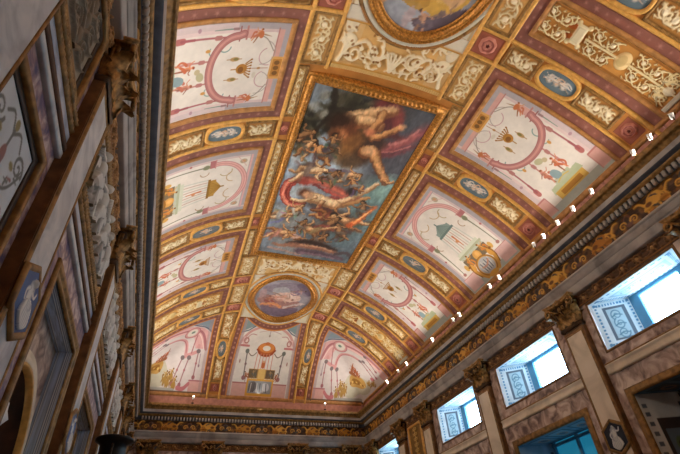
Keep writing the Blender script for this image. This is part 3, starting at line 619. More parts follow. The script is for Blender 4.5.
    D(-.01, .085, .08, .02, (70, 54, 48), .2, .8); cv.limb([(.01, .07), (.06, .05), (.115, .0)], .026, .011, (dk[1], wm[1], sk[1])); cv.limb([(.015, .058), (.06, .02), (.105, -.04), (.12, -.066)], .028, .010, pl); cv.limb([(-.06, .048), (-.03, .052), (.0, .06), (.02, .062)], .046, .038, pl)
    cv.limb([(-.025, .06), (-.03, .1), (-.005, .135)], .020, .011, sk); cv.limb([(-.055, .042), (-.09, .075), (-.125, .072)], .017, .010, pl); D(-.088, .034, .022, .021, (96, 52, 32), 0, 1); D(-.08, .039, .015, .015, (214, 164, 128), 0, .95); D(.055, -.015, .02, .024, (40, 30, 26), 0, .9)
    N = cv.nude; hd, hb = (48, 34, 26), (92, 62, 40); gl = (120, 118, 116)
    N(-.10, -.07, .062, UP+1.3, pl, (110, 92, 84), hd, 2); N(-.135, -.15, .048, UP+.4, sk, (90, 82, 76), hd, 4); N(-.09, -.14, .05, UP-.6, wm, (84, 76, 70), hd, 5); N(-.155, -.19, .042, UP+.9, dk, None, hd, 6); N(-.07, -.185, .04, UP-.2, dk, (80, 72, 66), hd, 21)
    N(.015, -.075, .05, UP+1.2, sk, gl, hb, 7); N(.05, -.045, .042, UP-.8, wm, gl, hb, 8); N(-.03, -.06, .04, UP+.4, dk, (110, 100, 94), hd, 22)
    N(.02, .12, .065, UP+1.5, wm, (110, 60, 48), hd, 11); N(.085, .13, .075, UP-1.2, sk, (120, 84, 60), hd, 12); N(.03, .165, .06, UP+.5, dk, (84, 66, 54), hd, 13); N(.08, .19, .055, UP-.5, dk, (90, 76, 66), hd, 14); N(.12, .06, .05, UP-.3, dk, (90, 92, 88), hd, 23)
    for p, w, c in (([(.10, .15), (.12, .12), (.14, .07), (.155, .035)], .026, (196, 92, 46)), ([(.11, .13), (.13, .095), (.148, .055)], .014, (232, 146, 84)), ([(.12, .11), (.14, .07)], .006, (246, 196, 134))): cv.curve(p, w, c, 0, .95, w*.4, 3, w*.4)
    N(-.135, .15, .058, UP+1.3, pl, (150, 150, 150), hb, 15); N(-.10, .12, .045, UP+.7, sk, (160, 156, 150), hb, 18); N(-.12, .245, .058, UP+1.4, sk, (160, 110, 96), hb, 16); N(-.07, .26, .04, UP-.9, wm, (170, 140, 128), hb, 24); N(-.015, .205, .065, UP-1.3, sk, (130, 108, 76), hb, 17); N(.02, .25, .05, UP+.8, dk, (90, 80, 76), hd, 19); N(-.06, .19, .04, UP+.3, dk, (110, 100, 92), hd, 25)
    for p, w, c in (([(-.07, .30), (-.02, .272), (.05, .278), (.10, .30)], .03, (52, 38, 34)), ([(-.06, .305), (.02, .30), (.11, .315)], .03, (142, 96, 76)), ([(-.03, .298), (.04, .295), (.09, .308)], .010, (186, 138, 108)), ([(-.03, .335), (.05, .33), (.14, .345)], .034, (88, 68, 80)), ([(-.02, .345), (.05, .34), (.11, .352)], .014, (122, 96, 108)), ([(-.07, .305), (-.10, .32), (-.13, .312)], .02, (150, 104, 84)), ([(.11, .32), (.15, .30), (.17, .33)], .02, (72, 60, 64)), ([(-.14, .34), (-.08, .345), (-.02, .36)], .014, (160, 128, 120))): cv.curve(p, w, c, 0, .95, w*.6, 3, w*.4)
    cv.warp(.0028, 60, 2); cv.mottle(.10, 40); cv.mottle(.08, 90); cv.c = np.clip(cv.c*np.array([1.07, 1.08, 1.07]), 0, 1)
    return cv
CZ = 1.012
fnc = plane_z(CZ)
t = thing('ceiling_painting', 'huge gilt framed ceiling painting of figures in a cloudy sky, centre of vault', 'painting', tuple(W(XC, YC, CZ)))
patch('canvas', fnc, big_canvas(), M['oil'], t, 0.0, skirt=False)
bm = bmesh.new(); boxbm(bm, W(XC-.196, YC-.386, CZ+.004), W(XC+.196, YC+.396, CZ+.03)); solid('backing_panel', bm, M['golddark'], t)
fr = sweep('gilt_frame', fnc, rectpts(-.172, .172, -.360, .370), [(0, -.03), (0, .012), (.002, .03), (.004, .02), (.006, .03), (.011, .05), (.016, .045), (.019, .02), (.021, .035), (.0245, .03), (.026, .0), (.0265, -.12)], M['goldbright'], t, True, .0028, [((4, 5, 6), .045, .013), ((2,), .02, .006)])

# --- oval paintings
def oval(label, vc, seed, near):
    fn = surf; ru, rv = (.126, .160) if near else (.121, .146)
    t = thing('oval_painting', label, 'painting', tuple(surf(0, vc)), 'oval ceiling paintings')
    cv = Cv(-ru, ru, vc-rv, vc+rv, 180, 200, (150, 146, 156) if not near else (158, 166, 178)); cv.mottle(.16, 6)
    if not near:
        cv.blob([(-.12, vc-.06), (-.02, vc-.12), (.08, vc-.13), (.12, vc-.02), (.04, vc-.06), (-.04, vc-.02)], (134, 124, 142)); cv.blob([(-.07, vc-.06), (.0, vc-.09), (.03, vc-.04), (-.03, vc)], (178, 182, 186), 0, .8)
        cv.blob([(.02, vc-.12), (.1, vc-.12), (.12, vc-.03), (.07, vc-.06)], (96, 82, 108), 0, .8); cv.blob([(-.12, vc+.02), (-.06, vc-.02), (.02, vc+.0), (.1, vc+.03), (.05, vc+.09), (-.06, vc+.1)], (156, 104, 96), 0, .9)
        cv.blob([(-.05, vc-.02), (.02, vc-.05), (.08, vc-.03), (.07, vc+.03), (-.01, vc+.035)], (226, 192, 178)); cv.blob([(-.02, vc-.01), (.05, vc-.03), (.06, vc+.01), (.0, vc+.02)], (236, 212, 200), 0, .8)
        cv.person(.0, vc+.0, .075, .3, (222, 178, 156), (206, 150, 130), (120, 70, 50), 3); cv.person(-.06, vc+.04, .06, UP, (190, 112, 80), (150, 60, 50), (80, 50, 40), 5); cv.person(.05, vc-.06, .05, -.3, (196, 150, 140), (120, 90, 120), (70, 50, 44), 6)
        cv.curve([(-.08, vc+.07), (-.03, vc+.055), (.0, vc+.075)], .018, (222, 140, 84)); cv.blob([(-.1, vc+.06), (.0, vc+.1), (.09, vc+.06), (.08, vc+.14), (-.06, vc+.14)], (88, 66, 92), 0, .8); cv.curve([(.02, vc+.08), (.06, vc+.05), (.10, vc+.03)], .014, (206, 186, 180))
        cv.blob([(-.11, vc-.04), (-.08, vc-.06), (-.07, vc), (-.1, vc+.03)], (176, 140, 140), 0, .8)
    else:
        vc += .03; cv.blob([(-.12, vc-.1), (.1, vc-.14), (.12, vc+.02), (.05, vc+.09), (-.03, vc+.05), (-.11, vc+.06)], (210, 162, 60)); cv.blob([(-.1, vc-.02), (-.05, vc-.04), (.03, vc+.05), (.0, vc+.085), (-.06, vc+.06), (-.1, vc+.095)], (180, 132, 44), 0, .9)
        cv.blob([(-.02, vc-.05), (.06, vc-.02), (.07, vc+.05), (.01, vc+.045)], (224, 184, 96), 0, .8); cv.curve([(.03, vc+.02), (.07, vc+.05), (.09, vc+.02)], .02, (214, 170, 120), w1=.012); cv.curve([(-.085, vc+.03), (-.08, vc+.07), (-.09, vc+.09)], .014, (214, 164, 100), w1=.008)
        cv.person(.06, vc+.075, .06, -.4, (206, 160, 120), (110, 90, 90), (70, 50, 40), 2); cv.blob([(.0, vc+.09), (.06, vc+.08), (.11, vc+.03), (.12, vc+.07), (.05, vc+.125), (.0, vc+.12)], (84, 72, 84)); cv.person(.022, vc+.103, .05, UP-.3, (206, 150, 116), (100, 88, 100), (74, 44, 34), 4)
        cv.blob([(-.03, vc+.1), (-.01, vc+.06), (.0, vc+.1), (-.015, vc+.14)], (186, 160, 160), 0, .7); vc -= .03
    cv.warp(.003, 24, 2); cv.mottle(.1, 34); cv.c = cv.c*.82+np.array(rgb(160, 146, 142))*.18
    ellpatch('canvas', fn, (0, vc), ru, rv, cv, M['oil'], t, .015, 90, 160)
    sweep('gilt_frame', fn, ellpts((0, vc), ru, rv, 200), [(-.001, .0), (-.001, .05), (.003, .07), (.005, .045), (.008, .05), (.012, .095), (.016, .08), (.019, .05), (.022, .08), (.026, .075), (.028, .02), (.028, 0)], M['goldbright'], t, True, .0035, [((4, 5, 6), .035, .011), ((8, 9), .02, .008)])
    sweep('stone_fillet', fn, ellpts((0, vc), ru+.028, rv+.028, 160), [(0, 0), (0, .02), (.003, .03), (.010, .03), (.012, .0)], flat('pale_stone_fillet', (200, 196, 180), .6, 0, .06, 8), t, True, .006)
    sweep('outer_moulding', fn, ellpts((0, vc), ru+.040, rv+.040, 160), [(-.001, 0), (-.001, .02), (.004, .03), (.008, .015), (.009, 0)], M['golddark'] if near else M['gold'], t, True, .006)
oval('oval painting of a pale reclining figure in violet cloud, far end of ceiling', .703, 1, False)
oval('oval painting of a figure in a yellow robe, cut by the top of picture', -.703, 2, True)
# --- acanthus panels between the big painting and the ovals, marble spandrels around the ovals
def acanthus(label, sg):
    fn = lambda u, v: surf(u, sg*np.asarray(v, float))
    t = thing('acanthus_panel', label, 'stucco panel', tuple(fn(np.array(0.), np.array(.45))), 'acanthus panels at the ends of the big painting')
    cv = Cv(-.153, .153, .408, .566, 220, 110, (208, 164, 100)); cv.mottle(.08, 8)
    # field bounded by the ring of the oval
    cc = (0, .703)
    U, V = np.meshgrid(cv.u, cv.v); q = np.hypot(U/.172, (V-.703)/.197)
    lf = (232, 216, 182)
    for q_ in (-1, 1):
        cv.rect(min(q_*.10, q_*.150), max(q_*.10, q_*.150), .408+.012, .55, (214, 176, 120)); cv.ell(q_*.132, .53, .016, .03, (222, 206, 176), 0, None, .03); cv.ell(q_*.125, .485, .02, .016, lf, .4*q_, None, .04)
        cv.curve([(q_*.02, .47), (q_*.05, .45), (q_*.08, .50), (q_*.12, .47)], .012, lf, .05, 1, .006); cv.spiral(q_*.055, .468, .024, 1, 1.3, .0075, lf, .05, 1, q_); cv.spiral(q_*.105, .455, .026, 2, 1.4, .0075, lf, .05, 1, -q_)
        for a in range(6): e = (q_*(.03+.02*a), .44+.03*(a % 2)); cv.curve([e, (e[0]+q_*.01, e[1]+.015), (e[0]+q_*.022, e[1]+.008)], .010, lf, .05, 1, .003); cv.ell(e[0]+q_*.008, e[1]+.008, .004, .004, (150, 100, 44))
        cv.curve([(q_*.14, .43), (q_*.13, .46), (q_*.145, .50)], .010, lf, .05, 1, .004)
    Rr = random.Random(3)
    for _ in range(46):
        u, v = Rr.uniform(-.145, .145), Rr.uniform(.43, .53); an = Rr.uniform(0, 6.28); r_ = Rr.uniform(.010, .02)
        cv.curve([(u, v), (u+r_*math.cos(an), v+r_*math.sin(an)), (u+r_*1.6*math.cos(an+.7), v+r_*1.6*math.sin(an+.7))], .008, lf if _ % 3 else (222, 200, 160), .04, .9, .003)
    for _ in range(26):
        u, v = Rr.uniform(-.14, .14), Rr.uniform(.435, .52); cv.ell(u, v, .004, .003, (146, 96, 46), Rr.uniform(0, 3), None, 0, .8)
    for k in (-2, -1, 0, 1, 2): cv.curve([(0, .432), (k*.006, .455), (k*.012, .478)], .010, lf, .055, 1, .004)
    cv.c[q < 1.0] = rgb(196, 160, 110); cv.h[q < 1.0] = 0; m = (q < 1.03) & (q >= 1.0); cv.c[m] = rgb(150, 100, 46); cv.h[m] = .03
    m = (V < .42); cv.c[m] = rgb(206, 168, 104); cv.h[m] = .02+.012*np.abs(np.sin(U[m]*500))
    for e in (.4205, .5325): 
        mm = (np.abs(V-e) < .0022) & (q > 1.02); cv.c[mm] = rgb(196, 144, 66); cv.h[mm] = .05
    m = (V > .5345) & (q > 1.03); cv.c[m] = rgb(214, 204, 184); cv.h[m] = 0
    patch('acanthus_relief', fn, cv, M['stucco'], t, .012)
acanthus('cream acanthus relief panel between the big painting and the far oval', 1)
acanthus('cream acanthus relief panel between the big painting and the near oval', -1)
def spandrel(label, sg):
    fn = lambda u, v: surf(u, sg*np.asarray(v, float))
    cv = Cv(-.157, .157, .567, .868, 120, 120, (214, 204, 182)); cv.mottle(.06, 9); U, V = np.meshgrid(cv.u, cv.v)
    for a in (-1, 1):
        for b in (-1, 1): cv.line([(a*.148, .703+b*.05), (a*.148, .703+b*.155)], .003, (190, 150, 90)); cv.line([(a*.148, .703+b*.05), (a*.115, .703+b*.15)], .003, (186, 176, 160))
    o = patch('oval_surround', fn, cv, M['stucco'], None, .008); tag(o, label, 'marble surround', 'pale surrounds of the oval paintings')
spandrel('pale marbled surround of the far oval painting', 1); spandrel('pale marbled surround of the near oval painting', -1)

# ================================================================== FAR END PANELS
def end_centre():
    fn = surf; t = thing('fresco_panel', 'fresco panel with an orange domed canopy on a gilt plinth, middle of far end', 'fresco', tuple(surf(0, 1.05)), 'fresco panels of the far end')
    cv = Cv(-.172, .172, .872, 1.192, 240, 300, WHT); cv.mottle(.03, 10); U, V = np.meshgrid(cv.u, cv.v)
    edge = .155+.02*np.clip((V-.87)/.3, 0, 1)                      # side ribs
    q = np.hypot(U/.158, (V-.703)/.192)
    P = (206, 156, 150)
    # pink architecture
    cv.rect(-.13, .13, 1.152, 1.19, (212, 168, 158)); cv.rect(-.13, .13, 1.150, 1.154, (178, 120, 114))
    for g in (-1, 1):
        cv.poly([(g*.135, .88), (g*.135, .948), (g*.066, .905), (g*.07, .88)], (132, 150, 152)); cv.line([(g*.135, .95), (g*.10, .935), (g*.06, .90)], .006, (110, 116, 130))
        cv.curve([(g*.132, 1.01), (g*.11, .965), (g*.085, .935), (g*.05, .915)], .012, P); cv.rect(min(g*.128, g*.08), max(g*.128, g*.08), 1.004, 1.014, (190, 120, 118)); cv.rect(min(g*.115, g*.09), max(g*.115, g*.09), .968, 1.004, (222, 184, 176))
        cv.ell(g*.10, .985, .012, .015, (176, 120, 112)); cv.ell(g*.10, .985, .007, .009, (226, 206, 196)); cv.curve([(g*.108, .99), (g*.085, .95), (g*.06, .955)], .004, (190, 140, 136))
        cv.line([(g*.086, 1.028), (g*.082, 1.13)], .0055, (122, 112, 106)); cv.ell(g*.086, 1.032, .009, .010, (110, 112, 104)); cv.ell(g*.083, 1.085, .005, .006, (130, 100, 100)); cv.ell(g*.082, 1.135, .009, .008, (150, 104, 104))
        cv.curve([(g*.078, 1.04), (g*.06, 1.055), (g*.042, 1.036)], .004, (130, 110, 96)); cv.ell(g*.112, 1.075, .003, .008, (170, 120, 110))
    cv.curve([(-.05, .915), (-.02, .905), (0, .915), (.02, .905), (.05, .915)], .010, P); cv.rect(-.03, .03, .892, .912, (196, 130, 100)); cv.curve([(-.05, .94), (0, .925), (.05, .94)], .003, (190, 160, 156)); cv.line([(0, .915), (0, .955)], .003, (170, 150, 150)); cv.ell(0, .955, .004, .006, (160, 140, 130))
    # canopy
    cv.ell(0, 1.02, .042, .032, (186, 96, 46)); cv.ell(0, 1.012, .036, .022, (214, 136, 70)); cv.ell(0, 1.014, .018, .012, (232, 220, 204)); cv.line([(-.042, 1.022), (-.02, 1.046), (.02, 1.046), (.042, 1.022)], .007, (150, 72, 36)); cv.ell(0, .992, .01, .007, (196, 110, 60))
    for k in (-4, -2.3, -.8, .8, 2.3, 4): cv.line([(k*.009, 1.04), (k*.0095, 1.105)], .0034, (206, 136, 116))
    cv.line([(-.04, 1.106), (.04, 1.106)], .004, (190, 130, 90)); cv.ell(0, 1.085, .008, .014, (186, 104, 60)); cv.ell(0, 1.072, .005, .005, (206, 160, 120))
    # plinth with groups and gilt picture
    cv.rect(-.062, .062, 1.102, 1.136, (186, 142, 78)); cv.rect(-.016, .016, 1.10, 1.138, (216, 178, 104)); cv.rect(-.06, -.02, 1.104, 1.134, (110, 92, 66)); cv.rect(.02, .06, 1.104, 1.134, (104, 84, 62))
    for g in (-1, 1):
        cv.person(g*.04, 1.12, .024, UP, (170, 140, 100), (96, 96, 90), (60, 44, 30), 6+g); cv.person(g*.07, 1.128, .024, UP, (190, 120, 80), (156, 90, 60), (60, 44, 30), 8+g, lean=.4*g)
    cv.rect(-.064, .064, 1.137, 1.188, (212, 158, 66)); cv.rect(-.054, .056, 1.143, 1.181, (140, 140, 142)); cv.blob([(-.05, 1.148), (-.02, 1.144), (-.01, 1.165), (-.03, 1.18), (-.052, 1.175)], (98, 92, 92)); cv.blob([(.01, 1.15), (.04, 1.148), (.05, 1.17), (.02, 1.178)], (186, 186, 188))
    for k in range(6): cv.line([(-.04+.014*k, 1.152), (-.042+.015*k, 1.176)], .004, (70, 66, 66) if k % 2 else (206, 200, 192), 0, .8)
    # painted lavender edge then the starred border following ribs and oval ring
    b = .024; lav = (np.abs(U) > edge-b-.018) | (q < 1.155)
    cv.c[lav] = cv.c[lav]*.35+np.array(rgb(178, 150, 150))*.65
    d = np.minimum(edge-np.abs(U), (q-1)*.17); d = np.minimum(d, 9)
    m = d < b+.004; cv.c[m] = rgb(206, 134, 70); cv.h[m] = .03; m = d < b-.002; cv.c[m] = rgb(*PURP); cv.h[m] = .012
    for k in range(14):
        for g in (-1, 1):
            v = .89+.022*k; cv.ell(g*(.155+.02*min(1, (v-.87)/.3)-.012), v, .0042 if k % 2 else .006, .0042 if k % 2 else .006, (172, 122, 108), 0, None, .015)
    for k in range(-5, 6): cv.ell(k*.02, .703+.192*1.06*math.sqrt(1-(k*.02/.172)**2), .004, .004, (172, 122, 108), 0, None, .015)
    m = d < 0; cv.c[m] = rgb(196, 140, 66); cv.h[m] = 0
    patch('painted_field', fn, cv, M['paint'], t, .01)
end_centre()
def end_corner(sg, sn):
    fn = side(sg); left = sg < 0
    t = thing('fresco_panel', 'triangular fresco panel with pink arches and a gilt ship scene, far %s corner' % sn, 'fresco', tuple(surf(sg*.42, 1.0)), 'fresco panels of the far end')
    u0, u1, v0, v1 = .242, .630, .836, 1.192
    cv = Cv(u0, u1, v0, v1, 330, 320, (214, 204, 200)); cv.mottle(.03, 10); P = (212, 156, 154); PD = (178, 114, 118); U, V = np.meshgrid(cv.u, cv.v)
    # teal spandrel and pink vaulting
    cv.poly([(.262, .86), (.36, .86), (.268, .955)], (134, 152, 164)); cv.line([(.27, .958), (.33, .90), (.365, .862)], .008, (104, 110, 128))
    cv.poly([(.276, 1.04), (.276, .965), (.34, .90), (.40, .862), (.47, .862), (.59, .862), (.60, .90), (.47, .905), (.36, .935), (.33, 1.04)], (220, 172, 168))
    cv.curve([(.28, 1.04), (.30, .97), (.36, .915), (.45, .885), (.56, .88)], .012, PD); cv.curve([(.29, 1.04), (.315, .975), (.37, .925), (.46, .90), (.56, .895)], .004, (240, 214, 206))
    cv.ell(.357, .945, .034, .042, P); cv.ell(.357, .945, .024, .031, (230, 222, 210)); cv.ell(.354, .943, .009, .010, (120, 146, 130)); cv.arc(.357, .945, .042, 0, 6.28, .004, PD, ru=.034)
    cv.curve([(.372, 1.075), (.372, 1.03), (.39, .985), (.42, .955), (.46, .945), (.478, .945)], .015, P); cv.curve([(.372, 1.06), (.375, 1.03), (.395, .985), (.42, .96), (.46, .95)], .004, PD); cv.curve([(.312, 1.05), (.335, 1.06), (.365, 1.07)], .014, P)
    cv.line([(.33, .98), (.345, 1.06)], .005, PD); cv.ell(.315, 1.03, .008, .01, P)
    G = (118, 104, 104)
    for (a, b, c_, d) in ((.312, 1.05, .317, 1.145), (.353, 1.078, .380, 1.170), (.385, 1.080, .420, 1.168), (.473, .945, .576, .976), (.477, .892, .559, .918), (.486, .93, .58, .95)):
        cv.line([(a, b), (c_, d)], .0055, (168, 124, 126)); cv.ell(a, b, .010, .009, (126, 110, 112)); cv.ell(c_, d, .008, .007, (160, 104, 108)); cv.ell(a*.5+c_*.5, b*.5+d*.5, .005, .005, PD)
    cv.rect(.268, .335, 1.155, 1.19, (214, 166, 158)); cv.line([(.268, 1.155), (.335, 1.155)], .004, PD); cv.curve([(.335, 1.165), (.36, 1.182), (.39, 1.178)], .012, (196, 120, 124)); cv.poly([(.575, .86), (.61, .86), (.61, .915), (.58, .92)], (214, 166, 158)); cv.ell(.572, .985, .012, .012, (196, 120, 124))
    cv.ell(.30, 1.105, .004, .006, (150, 120, 130)); cv.line([(.30, 1.06), (.30, 1.10)], .003, (150, 130, 140))
    # gilt group in the corner
    cv.blob([(.44, 1.14), (.50, 1.06), (.57, 1.02), (.61, 1.06), (.60, 1.15), (.54, 1.18), (.46, 1.178)], (196, 190, 168)); cv.blob([(.47, 1.10), (.53, 1.04), (.58, 1.06), (.57, 1.13), (.50, 1.15)], (198, 156, 86)); cv.blob([(.49, 1.11), (.54, 1.07), (.555, 1.11), (.51, 1.135)], (160, 112, 50))
    for i, (u, v) in enumerate(((.475, 1.06), (.49, 1.045), (.505, 1.05), (.47, 1.035))): cv.person(u, v, .034, UP-.5, (196, 112, 70), (170, 84, 50), (120, 66, 40), 30+i)
    cv.line([(.47, 1.06), (.455, 1.0)], .004, (170, 104, 66)); cv.blob([(.46, 1.07), (.50, 1.06), (.52, 1.075), (.47, 1.095)], (160, 96, 60))
    for i, (u, v) in enumerate(((.43, 1.14), (.445, 1.16), (.41, 1.165), (.46, 1.15), (.575, 1.03), (.59, 1.0))): cv.person(u, v, .034, UP-.4, (190, 150, 84), (150, 112, 56), (104, 76, 40), 40+i); cv.ell(u, v+.008, .012, .010, (170, 132, 66), 0, .5)
    for k in range(8): cv.ell(.495+.011*k, 1.13-.007*k, .006, .006, (226, 190, 110) if k % 2 else (150, 104, 44))
    cv.line([(.41, 1.186), (.60, 1.184)], .012, (170, 168, 160))
    # edges
    d = np.minimum(np.minimum(U-u0, V-v0), 9.); lav = d < .042; cv.c[lav] = cv.c[lav]*.5+np.array(rgb(170, 144, 146))*.5
    m = d < .026; cv.c[m] = rgb(206, 134, 70); cv.h[m] = .03; m = d < .021; cv.c[m] = rgb(*PURP); cv.h[m] = .012
    for k in range(17):
        r = .0042 if k % 2 else .006
        cv.ell(u0+.0105, v0+.0105+.022*k, r, r, (172, 122, 108), 0, None, .015); cv.ell(u0+.0105+.023*k, v0+.0105, r, r, (172, 122, 108), 0, None, .015)
    m = (V > v1-.006) | (U > .616); cv.c[m] = rgb(120, 92, 70)
    patch('painted_field', fn, cv, M['paint'], t, .01)
end_corner(1, 'right'); end_corner(-1, 'left')
M['dentil'] = flat('pale_dentil_stone', (176, 166, 156), .6, 0, .08, 8)

# ================================================================== WALLS
HW, HF, YW, YF = .53, .517, 1.17, 1.157
FL = -.2
def struct(o, label, cat='wall'): return tag(o, label, cat, None, 'structure')
WINS = [(-.504, -.262), (-.132, .129), (.262, .504), (.842, 1.06), (-1.06, -.842)]
WZ = (.406, .520)
DOORS = [(-.494, -.273), (-.130, .130), (.273, .494)]
DZ = .302
NICHES = [(-.478, -.270), (-.105, .105), (.270, .478)]
def wall_mesh(name, fn, a0, a1, holes, mat, label, th=.03):
    """wall slab with openings; fn(offset) gives the surface"""
    A = sorted({a0, a1, *[h[0] for h in holes], *[h[1] for h in holes]}); Z = sorted({FL, .705, *[h[2] for h in holes], *[h[3] for h in holes]})
    bm = bmesh.new(); cache = {}
    def vt(a, z, k):
        if (a, z, k) not in cache: cache[a, z, k] = bm.verts.new(fn(k*th)(np.array(a), np.array(z)))
        return cache[a, z, k]
    inside = lambda a, z: any(h[0] < a < h[1] and h[2] < z < h[3] for h in holes)
    cell = {(i, j): not inside((A[i]+A[i+1])/2, (Z[j]+Z[j+1])/2) for i in range(len(A)-1) for j in range(len(Z)-1)}
    for (i, j), ok in cell.items():
        if not ok: continue
        q = [(A[i], Z[j]), (A[i+1], Z[j]), (A[i+1], Z[j+1]), (A[i], Z[j+1])]
        for k in (0, 1): bm.faces.new([vt(*p, k) for p in q])
        for (di, dj, e0, e1) in ((-1, 0, 0, 3), (1, 0, 1, 2), (0, -1, 0, 1), (0, 1, 3, 2)):
            if not cell.get((i+di, j+dj), False): bm.faces.new([vt(*q[e0], 0), vt(*q[e1], 0), vt(*q[e1], 1), vt(*q[e0], 1)])
    return struct(solid(name, bm, mat), label)
wall_mesh('wall_right', lambda o: wallx(1, HW+o), -YW, YW, [(a, b, *WZ) for a, b in WINS]+[(a, b, FL, DZ) for a, b in DOORS], M['breccia'], 'long mauve marble wall with the row of pale windows')
wall_mesh('wall_left', lambda o: wallx(-1, HW+o), -YW, YW, [(a, b, FL, DZ) for a, b in NICHES], M['brecciab'], 'long marble wall with stucco reliefs on the left')
wall_mesh('wall_far', lambda o: wally(1, YW+o), -HW-.03, HW+.03, [], M['breccia'], 'short end wall under the far cornice')
wall_mesh('wall_near', lambda o: wally(-1, YW+o), -HW-.03, HW+.03, [], M['walln'], 'short end wall behind the viewer')
struct(lbox('floor', XC-.75, XC+.75, YC-1.3, YC+1.3, FL-.02, FL, M['floor']), 'polished marble floor', 'floor')

# --- entablature, swept round the room as separate mouldings
hz = plane_z(.700); LIP = rectpts(-.470, .470, -1.110, 1.110)
def ent(prof, mat, label, ripple=None, step=.05): return trim(sweep('trim', hz, LIP, prof, mat, None, True, step, ripple, 1), label)
ent([(.130, 0), (0, 0)], M['golddark'], 'flat ledge on top of the cornice, all round the room')
ent([(0, 0), (-.001, .03), (.0005, .06), (.003, .085), (.006, .10), (.008, .115), (.0115, .15), (.013, .185)], M['golddark'], 'gilded beaded lip of the cornice, all round the room', [((2, 3), .03, .011), ((5, 6), .025, .0085)], .0024)
ent([(.013, .185), (.0132, .20), (.0138, .205), (.0145, .255), (.0155, .27)], M['greym'], 'grey crown moulding of the cornice')
ent([(.0155, .27), (.0165, .276), (.020, .290), (.027, .300)], flat('dark_slate_moulding', (88, 92, 102), .55, 0, .12, 8), 'dark slate cove under the crown moulding')
ent([(.027, .300), (.0272, .31), (.029, .325), (.031, .335), (.033, .352), (.034, .362)], M['golddark'], 'gilded bead below the crown moulding', [((2, 3), .014, .008)], .002)
ent([(.034, .362), (.039, .364), (.039, .478), (.0405, .48)], M['greyd'], 'grey band behind the dentils')
ent([(.0405, .478), (.041, .482), (.043, .486), (.0455, .488)], M['golddark'], 'thin gilded fillet above the painted frieze')
ent([(.0455, .795), (.041, .80), (.038, .815), (.036, .84), (.0355, .86), (.039, .872)], M['greym'], 'grey top moulding of the architrave')
ent([(.039, .872), (.0405, .88), (.0405, .985), (.0418, .988), (.0418, .998), (.044, 1.0)], M['greym'], 'upper grey fascia of the architrave')
ent([(.044, 1.0), (.0445, 1.005), (.0445, 1.15), (.047, 1.16), (.062, 1.165)], M['greym'], 'lower grey fascia of the architrave')
def dentils(sgn, axis, L):
    n = int(2*L/.0128); V = []; F = []
    for i in range(n):
        a = -L+(i+.25)*.0128; b = a+.0068
        for k, (h, z) in enumerate(((.5015-.47, .6405), (.5015-.47, .6535), (.510-.47, .6535), (.510-.47, .6405))):
            for q in (a, b):
                if axis == 'x': V.append(W(XC+sgn*(.470+h), YC+q, z))
                else: V.append(W(XC+q, YC+sgn*(1.110+h), z))
        o = 8*i; F += [(o, o+2, o+3, o+1), (o+2, o+4, o+5, o+3), (o+4, o+6, o+7, o+5), (o+6, o, o+1, o+7), (o, o+6, o+4, o+2), (o+1, o+3, o+5, o+7)]
    return trim(mesh_np('trim', np.array(V), np.array(F), M['dentil'], smooth=False), 'row of small grey dentils along the %s cornice' % {(1, 'x'): 'right', (-1, 'x'): 'left', (1, 'y'): 'far', (-1, 'y'): 'near'}[sgn, axis])
dentils(1, 'x', 1.13); dentils(-1, 'x', 1.13); dentils(1, 'y', .49)
# --- painted frieze of gilt griffins on brown
def frieze(fn, L, label, seed, gold):
    nu = int(2*L/.0022); cv = Cv(-L, L, .6005, .640, nu, 26, (70, 46, 28)); cv.mottle(.25, 60); R = random.Random(seed)
    for _ in range(int(L*420)): u = R.uniform(-L, L); cv.ell(u, R.uniform(.602, .638), R.uniform(.004, .014), R.uniform(.002, .007), R.choice([(150, 100, 40), (120, 78, 32), (96, 62, 30), (176, 122, 52), (60, 40, 26)]), R.uniform(0, 3), .5, .01, .8)
    a = -L+.03; k = 0
    G = [(196, 136, 48), (176, 114, 40), (214, 158, 66)] if gold else [(160, 108, 40), (140, 88, 34), (184, 134, 54)]
    while a < L-.02:
        kind = k % 4; c = R.choice(G); d = 1 if (k//2) % 2 else -1
        if kind in (0, 2):
            cv.blob([(a, .606), (a+d*.02, .612), (a+d*.045, .608), (a+d*.05, .622), (a+d*.03, .634), (a+d*.012, .626)], c, .03); cv.curve([(a+d*.01, .622), (a+d*.0, .636), (a-d*.012, .634)], .008, G[2], .03, w1=.004); cv.curve([(a+d*.045, .612), (a+d*.055, .63), (a+d*.04, .636)], .006, c, .03)
            cv.ell(a+d*.02, .618, .008, .005, (110, 66, 28)); cv.ell(a+d*.055, .610, .01, .007, G[1]); cv.line([(a+d*.01, .610), (a+d*.01, .602)], .005, c); cv.line([(a+d*.04, .610), (a+d*.042, .602)], .005, c)
        else:
            cv.ell(a, .62, .012, .015, R.choice([(96, 90, 84), (110, 74, 60), (80, 70, 66)]), 0, None, .03); cv.ell(a, .622, .006, .008, (60, 44, 36)); cv.spiral(a-.016, .615, .010, 0, 1.3, .004, G[2], .02); cv.spiral(a+.016, .615, .010, 3, 1.3, .004, G[2], .02, 1, -1)
        a += .038+R.uniform(-.003, .005); k += 1
    return tag(patch('trim', fn, cv, M['giltpaint'], None, .004), label, 'frieze', None, 'structure')
for o in (frieze(wallx(1, .5155), 1.154, 'brown frieze with gilt griffins along the right cornice', 1, True), frieze(wallx(-1, .5155), 1.154, 'brown frieze with gilt griffins along the left cornice', 2, False), frieze(wally(1, 1.1555), .514, 'brown frieze with gilt griffins along the far cornice', 3, True)):
    trim_n[0] += 1; o.name = 'trim_%d' % trim_n[0]
